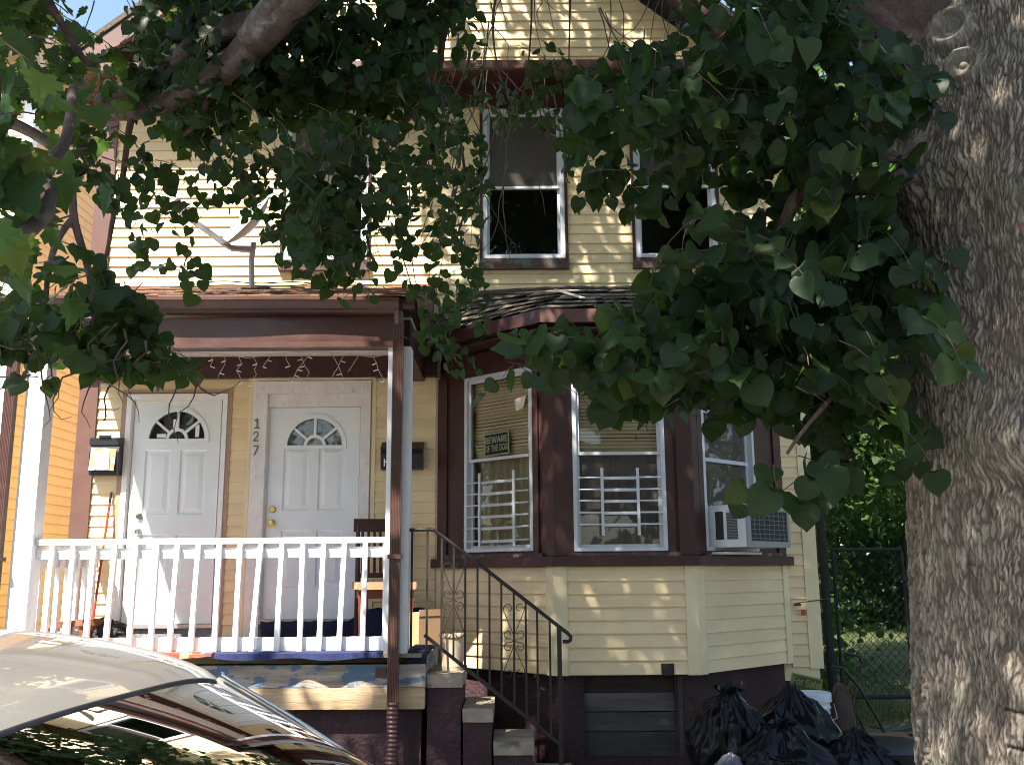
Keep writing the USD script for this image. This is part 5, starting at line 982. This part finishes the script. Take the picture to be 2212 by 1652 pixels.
arm0, arm1 = c0 - a2 * .29 + dv * .08, np.array([-2.87, 7.78, 4.68]); part(t, 'feed_arm', M().bar((-2.40, 7.98, 4.36), arm1, .045, .04, .004).bar((-2.235, 8.07, 4.37), (-2.40, 7.98, 4.36), .05, .04, .004), GREYD); part(t, 'feed_horn', M().tube([arm1, arm1 + np.array([.05, .02, .05])], [.035, .045], 12), GREYD)
t = thing('cable', 'thin black cable lying loose along the porch roof', 'cable', (-2, 8.4, 4.16)); xx = np.linspace(-3.3, -1.2, 60); part(t, 'strand', M().tube(np.stack([xx, 8.42 + .06 * np.sin(xx * 3), 4.165 + .012 * np.sin(xx * 9) + .02 * np.sin(xx * 2.3)], -1), .006, 5), BLACKP); part(t, 'strand', M().tube(np.stack([xx, 8.3 + .08 * np.sin(xx * 2 + 1), 4.13 + .02 * np.sin(xx * 5 + 2)], -1), .005, 5), BLACKP)
t = thing('stick', 'pale broken stick lying on the bay roof', 'stick', (.6, 8.2, 3.95)); part(t, 'shaft', M().bar((.40, 8.42, 4.10), (.60, 7.85, 3.86), .035, .014, .002), WHITE_OLD)
# window signs
SIGNB = look('sign_dark', (.028, .032, .022), .5, .15, 9); SIGNW = look('sign_cream', (.62, .58, .45), .6, .08, 12)
def put_sign(name, label, cat, O, u, a, z, W_, Hh, lines, col_bg, col_tx, inset, tilt=0.0, hh=.05, border=.012):
    t = thing(name, label, cat, (O[0] + .3, O[1] - .2, z)); fr = M(O, u); ct, st = math.cos(tilt), math.sin(tilt)
    def tf(v): v = np.asarray(v, float); x, zz = v[:, 0], v[:, 2]; return np.stack([a + x * ct - zz * st, v[:, 1], z + x * st + zz * ct], 1)
    def put(m, mat_, nm): v, f = m.arrays(); q = M(O, u); q.add(tf(v), f); part(t, nm, q, mat_)
    put(M().cbox(0, W_, inset, inset + .004, 0, Hh, .001), col_tx, 'border'); put(M().cbox(border, W_ - border, inset - .0015, inset + .002, border, Hh - border, .0005), col_bg, 'panel')
    for k, (tx, zz) in enumerate(lines):
        q = meshkit.text_mesh(tx, hh, .002, bold=True); v = np.array(q.vertices); wdt = np.ptp(v[:, 0]); sx = min(1.0, (W_ - 2.6 * border) / wdt); m = M(); m.add(np.stack([(v[:, 0] - v[:, 0].min()) * sx + (W_ - wdt * sx) / 2, inset - .0018 - v[:, 2], v[:, 1] + zz], 1), q.faces); put(m, col_tx, 'lettering')
    return t
put_sign('window_sign', 'dark BEWARE OF THE DOG sign inside the left bay window', 'sign', *BL, .525, 2.582, .29, .195, (('BEWARE', .108), ('OF THE DOG', .038)), SIGNB, SIGNW, .034, math.radians(1.5), .052)
t = thing('insect_screen_patch', 'small pale mesh patch stuck on the left bay window pane', 'patch', (.05, 7.9, 2.98)); part(t, 'mesh_cloth', M(*BL).add([(.92, .008, 2.93), (1.0, .008, 2.95), (1.03, .008, 3.05), (.90, .008, 3.03)], [(0, 1, 2), (0, 2, 3)]), SIGNW)
# air conditioner
ACW = look('ac_white', (.62, .64, .66), .45, .06, 8, patch=(.4, .4, .38), patch_at=(.62, .75), patch_scale=8); ACD = look('ac_dark', (.02, .025, .025), .6, .3, 30)
t = thing('air_conditioner', 'white window air conditioner sticking out of the right bay window', 'air conditioner', (1.9, 7.8, 1.8)); s0, s1, d0, z0, z1 = .235, .845, -.33, 1.80, 2.13
q = lambda: M(*BR_)
part(t, 'case', q().cbox(s0, s1, d0 + .004, .03, z0, z1, .012), ACW)
ACG = look('ac_grey', (.26, .27, .275), .5, .1, 8)
part(t, 'rear_frame', q().cbox(s0, s0 + .045, d0 - .012, d0 + .01, z0, z1, .004).cbox(s1 - .035, s1, d0 - .012, d0 + .01, z0, z1, .004).cbox(s0 + .045, s1 - .035, d0 - .0115, d0 + .01, z1 - .045, z1, .004).cbox(s0 + .045, s1 - .035, d0 - .0115, d0 + .01, z0, z0 + .045, .004), ACG)
part(t, 'coil', q().box(s0 + .04, s1 - .03, d0 - .002, d0 + .002, z0 + .04, z1 - .04), ACD)
for k in range(7): part(t, 'grille_wire', q().tube([(s0 + .05, d0 - .008, z0 + .065 + k * .036), (s1 - .04, d0 - .008, z0 + .065 + k * .036)], .0017, 4), GREYD)
for k in range(7): part(t, 'grille_wire', q().tube([(s0 + .10 + k * .07, d0 - .0095, z0 + .045), (s0 + .10 + k * .07, d0 - .0095, z1 - .045)], .0017, 4), GREYD)
part(t, 'side_vent', q().box(s0 - .0015, s0 + .001, -.25, -.15, z0 + .06, z1 - .06), ACD)
for k in range(17): part(t, 'louvre', q().cbox(s0 - .004, s0 - .001, -.25, -.15, z0 + .07 + k * .012, z0 + .074 + k * .012, .0005), GREYD)
part(t, 'side_vent', q().box(s0 - .0015, s0 + .001, -.12, -.045, z0 + .06, z1 - .05), ACD)
part(t, 'support_bracket', q().cbox(.17, .70, -.16, .02, z0 - .055, z0 - .035, .003), VINYL)
part(t, 'side_curtain', q().box(.15, s0 - .002, .02, .03, z0, z1 + .02), ACW)
# red tag and wires on the corner siding
t = thing('valve', 'small rusty tap with a red tag on the siding right of the bay', 'tap', (2.5, 8.55, 1.3)); RUST = look('rust', (.16, .06, .03), .8, .4, 30); part(t, 'spout', M().tube([(2.42, 8.59, 1.33), (2.42, 8.54, 1.335), (2.45, 8.52, 1.33)], .012, 8), RUST); part(t, 'tag', M().cbox(2.45, 2.49, 8.535, 8.54, 1.24, 1.29, .001), REDP); part(t, 'wire', M().tube([(2.43, 8.55, 1.345), (2.55, 8.55, 1.36), (2.72, 8.57, 1.38)], .004, 5), BLACKP)

# ------------------------------------------------------------------ rubbish at the corner of the house
BAGM = look('black_bag_film', (.005, .005, .006),   .21, .3, 6, bump=.16, bscale=26, bdist=.006, spec=.17, detail=2.0)
def bag(c, r, sd, label, knot=True, mat_=BAGM):
    t = thing('rubbish_bag', label, 'rubbish bag', (c[0], c[1], c[2] - r[2])); s_ = trimesh.creation.icosphere(5); v = np.array(s_.vertices)
    a = np.arctan2(v[:, 1], v[:, 0]); q = 1 - np.abs(2 * meshkit.fbm(v * 1.45 + sd, 2, sd) - 1); pl = 1 - np.abs(2 * meshkit.noise(np.stack([np.cos(a) * 5, np.sin(a) * 5, v[:, 2] * .5 + sd], -1), sd) - 1); p2 = 1 - np.abs(2 * meshkit.noise(np.stack([v[:, 0] * 9, v[:, 1] * 9, v[:, 2] * 4 + sd], -1), sd + 3) - 1)
    w = 1 + .48 * (q - .6) + .15 * (pl - .5) * (.3 + .7 * np.clip(v[:, 2], 0, 1)) + .03 * (p2 - .5); up = np.clip(v[:, 2], 0, 1); rad = 1 - .62 * up ** 2.2; v = v * w[:, None]; v[:, :2] *= rad[:, None]; v[:, 2] = np.where(v[:, 2] < -.75, -.75 + (v[:, 2] + .75) * .2, v[:, 2])
    part(t, 'body', (v * np.array(r) + np.array(c), np.array(s_.faces)), mat_, smooth=True)
    if knot:
        rgk = np.random.default_rng(sd); top = np.array(c) + (0, 0, r[2] * .92); n_ = 18; aa = np.linspace(0, 2 * PI, n_ + 1); prof = [(.05, -.03), (.026, .02), (.045, .05), (.075, .09)]
        Pk = np.stack([np.stack([top[0] + R_ * (1 + .45 * np.sin(aa * 5 + sd + k)) * np.cos(aa), top[1] + R_ * (1 + .45 * np.sin(aa * 5 + sd + k)) * np.sin(aa), top[2] + h_ + .02 * np.sin(aa * 3 + sd)], -1) for k, (R_, h_) in enumerate(prof)]); part(t, 'gathered_neck', M().grid(Pk), mat_, smooth=60)
    return t
bag((1.42, 6.75, .46), (.27, .24, .34), 11, 'tall black rubbish bag standing nearest the boarded opening')
bag((1.66, 6.35, .36), (.30, .28, .28), 12, 'wide black rubbish bag in the middle front of the pile')
bag((1.86, 6.8, .46), (.27, .26, .34), 13, 'black rubbish bag against the white bucket', False)
bag((2.14, 6.45, .33), (.26, .24, .26), 14, 'small black rubbish bag at the right of the pile', False)
bag((1.33, 6.30, .28), (.20, .20, .20), 15, 'greyish thin plastic bag low in front of the tall black one', False, look('grey_bag_film', (.10, .10, .13), .3, .3, 10, bump=.6, bscale=25, bdist=.02))
t = thing('rubbish_bin', 'low black lidded rubbish bin beside the foot of the tree trunk', 'bin', (2.40, 6.55, .12)); bin_ = M(); part(t, 'body', M().lathe([(0, 0), (.20, 0), (.26, .42), (.24, .42), (0, .3)], (2.40, 6.60, .05), 24), BLACKP, smooth=40); part(t, 'lid', M().lathe([(.275, .42), (.28, .45), (.2, .49), (.05, .50), (0, .50)], (2.40, 6.60, .05), 24), BLACKP, smooth=40)
PAIL = look('white_pail', (.60, .66, .70), .35, .04, 8)
t = thing('bucket', 'white plastic bucket standing behind the rubbish bags', 'bucket', (2.22, 7.6, .45)); part(t, 'body', M().lathe([(.0, .0), (.118, 0), (.126, .13), (.127, .17), (.136, .172), (.136, .184), (.128, .187), (.129, .21), (.139, .212), (.139, .224), (.131, .227), (.132, .255), (.144, .257), (.146, .31), (.143, .32), (.134, .32), (.131, .27), (.12, .05), (0, .04)], (2.22, 7.6, .405), 40), PAIL, smooth=25); part(t, 'handle', M().tube([(2.07, 7.56, .665), (2.08, 7.46, .56), (2.22, 7.435, .50), (2.36, 7.46, .56), (2.37, 7.56, .665)], .004, 5), STEEL)
t = thing('crate', 'dark crate turned over under the white bucket', 'crate', (2.22, 7.6, .1)); part(t, 'body', M().cbox(2.02, 2.42, 7.42, 7.80, .11, .403, .01), BLACKP); part(t, 'lip', M().cbox(2.0, 2.44, 7.40, 7.82, .11, .16, .006), BLACKP)
SGN_Y = look('sign_yellow', (.20, .21, .06), .6, .15, 9); SGN_D = look('sign_green', (.05, .055, .02), .6, .15, 9)
put_sign('for_sale_sign', 'tilted yellow framed For Sale sign leaning behind the bucket', 'sign', (2.16, 8.05, 0), (1, 0), .0, .61, .25, .22, (('For Sale', .138),), SGN_D, SGN_Y, 0, math.radians(-13), .055, .012)
t = thing('cushion', 'brown cloth cushion standing on end right of the bucket', 'cushion', (2.42, 7.55, .3)); part(t, 'body', lumpy((2.43, 7.58, .42), (.10, .09, .36), 7, 4, .12, 1.5), look('brown_cloth', (.07, .045, .035), .9, .2, 9, bump=.3), smooth=True); part(t, 'piping', M().tube([(2.43 + .10 * math.sin(q), 7.535, .42 + .36 * math.cos(q)) for q in np.linspace(-PI * .9, PI * .9, 24)], .005, 5), DWOOD)
t = thing('hand_truck', 'black bent metal hand truck leaning by the alley gate', 'hand truck', (2.7, 8.1, .1)); part(t, 'handle', M().tube([(2.52, 8.0, .87), (2.60, 8.0, .86), (2.74, 8.05, .70), (2.90, 8.1, .42), (3.0, 8.1, .15)], .012, 8), IRON); part(t, 'handle', M().tube([(2.72, 8.3, .95), (2.84, 8.3, .92), (2.86, 8.3, .86), (2.72, 8.2, .55), (2.9, 8.2, .15)], .012, 8), IRON); part(t, 'toe_plate', M().cbox(2.86, 3.10, 8.0, 8.3, .12, .135, .003), IRON); part(t, 'wheel', M().tube([(2.93, 7.97, .2), (2.93, 8.0, .2)], .075, 18), BLACKP); part(t, 'wheel', M().tube([(2.93, 8.31, .2), (2.93, 8.34, .2)], .075, 18), BLACKP)
t = thing('cardboard_box', 'brown cardboard box crumpled on the ground before the alley', 'box', (2.62, 7.2, .12)); part(t, 'carton', rough_block(2.46, 2.78, 7.05, 7.36, .12, .47, 21, .03), look('damp_cardboard', (.16, .085, .04), .85, .15, 6), smooth=30); part(t, 'flap', M().add([(2.46, 7.06, .47), (2.78, 7.06, .47), (2.80, 6.95, .40), (2.47, 6.93, .39)], [(0, 1, 2), (0, 2, 3)]), look('damp_flap', (.17, .09, .045), .85, .15, 6))
for k, (a, b, lab) in enumerate((((2.75, 7.9, .20), (3.6, 8.6, .30), 'weathered plank lying slantwise before the gate'), ((2.9, 7.7, .16), (3.9, 9.2, .17), 'grey plank flat on the alley ground'), ((3.1, 9.0, .18), (4.1, 9.15, .35), 'short plank propped below the gate'))):
    t = thing('plank', lab, 'plank', a); part(t, 'board', M().bar(a, b, .14, .025, .003), GREYWOOD[k])
# fallen leaves and litter
rg = np.random.default_rng(70); n = 900; px = rg.uniform(1.0, 4.4, n); py = rg.uniform(6.8, 10.4, n); W, f, _ = leaves_mesh('small', np.stack([px, py, .125 + rg.uniform(0, .02, n)], 1), rg.normal(0, 1, (n, 3)) * (1, 1, .1), rg.normal(0, .25, (n, 3)) + (0, 0, 1), rg.uniform(.03, .07, n), rg); v, fc, _ = join(W, f)
single('leaf_litter', (v, fc), leaf_look('dry_leaf', (.06, .04, .02), (.14, .09, .04), (.2, .1, .03), vein=False), 'brown fallen leaves scattered over the alley ground', 'leaf litter', kind='stuff')
# ------------------------------------------------------------------ parked car (its front to the right)
CARP = usdkit.material(stage, '/World/Looks/taupe_car_paint', {'g': ('geometry', {}), 'n': ('noise_texture', {'scale': 900.0}), 'c': ('mix_color', {'a': (.24, .23, .213), 'b': (.33, .318, .298)}), 'p': ('principled_bsdf', {'metallic': .45, 'roughness': .32, 'coat_weight': 1.0, 'coat_roughness': .03})}, [('g.position', 'n.vector'), ('n.fac', 'c.fac'), ('c.result', 'p.base_color')], surface='p.BSDF')
CARG = glass('car_glass', (.16, .18, .17), 1.6); CHR = CHROME; RUB = look('black_rubber', (.012, .012, .013), .6, .2, 20); INT = look('car_interior', (.05, .045, .04), .8, .2, 8)
from scipy.interpolate import PchipInterpolator
K = thing('parked_car', 'taupe sedan parked at the kerb with a dark reflecting windshield', 'car', (-1.2, 2.27, 0)); CY = 2.27
sx = np.array([-3.45, -3.40, -3.1, -2.4, -1.6, -.8, -.2, .3, .75, 1.0, 1.08]); hw = PchipInterpolator(sx, [.60, .74, .84, .88, .885, .885, .875, .85, .78, .64, .50])
zb = PchipInterpolator(sx, [.74, .90, .97, .98, .965, .94, .91, .86, .78, .68, .60]); zc = PchipInterpolator(sx, [.76, .94, 1.01, 1.0, .98, .96, .955, .915, .85, .74, .63]); lo = PchipInterpolator(sx, [.40, .30, .24, .22, .21, .21, .21, .21, .22, .26, .36])
X = np.linspace(-3.45, 1.08, 90); rows = []
for x in X:
    w, b, c, l = hw(x), zb(x), zc(x), lo(x); half = [(0, l), (w * .8, l), (w * .97, l + .10), (w, l + .25), (w * .985, b - .22), (w * 1.0, b - .15), (w * .97, b - .05), (w * .90, b), (w * .55, c - .006), (0, c)]
    half = np.array(half); t_ = np.linspace(0, 1, len(half)); tt = np.linspace(0, 1, 40); yy = np.interp(tt, t_, half[:, 0]); zz = np.interp(tt, t_, half[:, 1]); from scipy.ndimage import gaussian_filter1d as gf; yy, zz = gf(yy, 1.1, mode='nearest'), gf(zz, 1.1, mode='nearest')
    ring = np.concatenate([np.stack([np.full(40, x), CY - yy, zz], -1), np.stack([np.full(40, x), CY + yy, zz], -1)[::-1]]); rows.append(ring)
rows = np.array(rows); m = M().grid(rows[:, ::-1]); 
m.add(np.vstack([rows[0], rows[0].mean(0)]), [(k, (k + 1) % 80, 80) for k in range(80)]); m.add(np.vstack([rows[-1], rows[-1].mean(0)]), [((k + 1) % 80, k, 80) for k in range(80)])
part(K, 'body', m, CARP, smooth=35)
# greenhouse lines: roof grid, header and base curves
ys = np.linspace(-1, 1, 33)
def header(y): return np.stack([-.905 + .05 * (1 - y ** 2) + .055 * y, CY + .60 * y, 1.36 - .038 * np.abs(y) ** 2.6], -1)
def base_(y): return np.stack([-.30 + .30 * (1 - y ** 2), CY + .735 * y, .955 + .03 * (1 - y ** 2)], -1)
def rheader(y): return np.stack([-2.35 - .05 * (1 - y ** 2), CY + .56 * y, 1.375 - .055 * np.abs(y) ** 2.2], -1)
def rbase(y): return np.stack([-2.95 - .16 * (1 - y ** 2), CY + .68 * y, 1.0 + .0 * y], -1)
h, r_ = header(ys), rheader(ys); u_ = np.linspace(0, 1, 40)[:, None, None]; roof = h[None] * (1 - u_) + r_[None] * u_; arch = (4 * u_[..., 0] * (1 - u_[..., 0])) ; roof[..., 2] += .142 * arch ** .75 ; roof[..., 1] = CY + (roof[..., 1] - CY) * (1 + .03 * arch)
part(K, 'roof', M().grid(roof), CARP, smooth=True)
b = base_(ys); w_ = np.linspace(0, 1, 16)[:, None, None]; ws = h[None] * (1 - w_) + b[None] * w_; ws[..., 2] += .035 * (4 * w_[..., 0] * (1 - w_[..., 0])) * (1 - .75 * ys[None] ** 2); ins = np.s_[:, 1:-1]
part(K, 'windshield', M().grid(ws[ins][:, ::-1] if False else ws[ins]), CARG, smooth=True)
rb = rbase(ys); rw = r_[None] * (1 - w_) + rb[None] * w_; rw[..., 2] += .03 * (4 * w_[..., 0] * (1 - w_[..., 0])); part(K, 'rear_window', M().grid(rw[ins][:, ::-1]), CARG, smooth=True)
part(K, 'header_seal', M().tube(h + (.004, 0, .0), .0055, 6), RUB, smooth=True)
for s_, e in ((-1, 0), (1, -1)):
    pil = ws[:, e]; part(K, 'pillar', M().tube(pil + (0, s_ * .010, -.004), .019, 8), CARP, smooth=True); part(K, 'pillar_trim', M().tube(pil + (.022, -s_ * .006, .018), .006, 6), CHR, smooth=True)
    part(K, 'rear_pillar', M().tube(rw[:, e] + (0, s_ * .01, -.01), np.linspace(.04, .09, 16), 8), CARP, smooth=True)
    re = roof[:, e]; part(K, 'roof_rail', M().tube(re + (0, s_ * .006, -.010), .020, 8), CARP, smooth=True); part(K, 'drip_trim', M().tube(re + (0, s_ * .026, -.012), .005, 5), CHR, smooth=True)
    belt = np.stack([np.linspace(-.16, -2.95, 40), CY + s_ * np.interp(np.linspace(0, 1, 40), [0, .3, .8, 1], [.745, .80, .80, .69]), np.interp(np.linspace(0, 1, 40), [0, .3, 1], [.955, .955, .985])], -1)
    top = np.concatenate([pil[::-1], re[1:-1], rw[:, e]]); tq = np.linspace(0, 1, len(top)); tp = np.stack([np.interp(np.linspace(0, 1, 40), np.r_[0, np.cumsum(np.linalg.norm(np.diff(top, axis=0), axis=1))] / np.linalg.norm(np.diff(top, axis=0), axis=1).sum(), top[:, k]) for k in range(3)], -1)
    for a_, b_ in ((1, 19), (21, 38)):
        g_ = np.stack([belt[a_:b_], (belt[a_:b_] * .5 + tp[a_:b_] * .5) + (0, s_ * .02, 0), tp[a_:b_]]); part(K, 'side_window', M().grid(g_ if s_ > 0 else g_[:, ::-1]), CARG, smooth=True)
    part(K, 'centre_pillar', M().grid(np.stack([belt[19:22], belt[19:22] * .5 + tp[19:22] * .5 + (0, s_ * .021, 0), tp[19:22]]) + (0, s_ * .003, 0)), RUB)
    mr = np.array([-.74, CY + s_ * .96, 1.02]); v, f = lumpy(mr, (.07, .11, .065), 2, 3, .02); part(K, 'door_mirror', (v, f), CARP, smooth=True); part(K, 'mirror_stalk', M().tube([(-.68, CY + s_ * .80, .955), mr], .02, 6), RUB)
    part(K, 'door_handle', M().cbox(-1.42, -1.22, CY + s_ * .885 - .012, CY + s_ * .885 + .02, .80, .83, .008), CHR); part(K, 'door_handle', M().cbox(-2.42, -2.22, CY + s_ * .88 - .012, CY + s_ * .88 + .02, .81, .84, .008), CHR)
    for wx in (.25, -2.55):
        wn = node(K, 'wheel'); wy = CY + s_ * .79; part(wn, 'tyre', M().tube([(wx, wy - .1, .31), (wx, wy - .085, .31), (wx, wy + .085, .31), (wx, wy + .1, .31)], [.29, .312, .312, .29], 32), RUB, smooth=40); part(wn, 'rim', M().tube([(wx, wy + s_ * .1, .31), (wx, wy + s_ * .108, .31)], [.21, .20], 24), CHROME)
    part(K, 'headlight', M().add(*lumpy((.97, CY + s_ * .50, .58), (.07, .12, .05), 1, 3, 0)), PAIL, smooth=True); part(K, 'tail_light', M().add(*lumpy((-3.36, CY + s_ * .62, .80), (.06, .13, .07), 1, 3, 0)), REDP, smooth=True)
    part(K, 'seat', M().cbox(-1.55, -1.0, CY + s_ * .36 - .24, CY + s_ * .36 + .24, .5, .68, .06).bar((-1.5, CY + s_ * .36, .6), (-1.72, CY + s_ * .36, 1.12), .44, .12, .05, up=(0, 1, 0)).cbox(-1.80, -1.70, CY + s_ * .36 - .12, CY + s_ * .36 + .12, 1.12, 1.27, .04), INT)
part(K, 'dashboard', M().cbox(-.75, -.12, CY - .70, CY + .70, .80, .93, .05), INT)
part(K, 'rear_shelf', M().cbox(-2.9, -2.3, CY - .62, CY + .62, .90, .96, .03), INT)
part(K, 'cabin_floor', M().box(-2.9, -.2, CY - .7, CY + .7, .42, .45), INT)
part(K, 'rear_view_mirror', M().cbox(-.80, -.76, CY - .13, CY + .13, 1.205, 1.265, .015), RUB)
part(K, 'steering_wheel', M().tube([(-.80 + .08 * math.sin(q), CY - .36 + .18 * math.cos(q), .93 + .16 * math.sin(q)) for q in np.linspace(0, 2 * PI, 25)], .014, 6), RUB, smooth=True)
part(K, 'wiper', M().bar((-.02, CY - .35, .995), (-.34, CY + .25, 1.10), .012, .012), RUB)
part(K, 'wiper', M().bar((-.04, CY + .1, 1.0), (-.30, CY + .62, 1.06), .012, .012), RUB)
part(K, 'bumper', M().tube([(.86, CY - .72, .42), (1.06, CY - .4, .40), (1.10, CY, .40), (1.06, CY + .4, .40), (.86, CY + .72, .42)], .09, 12), CARP, smooth=True)
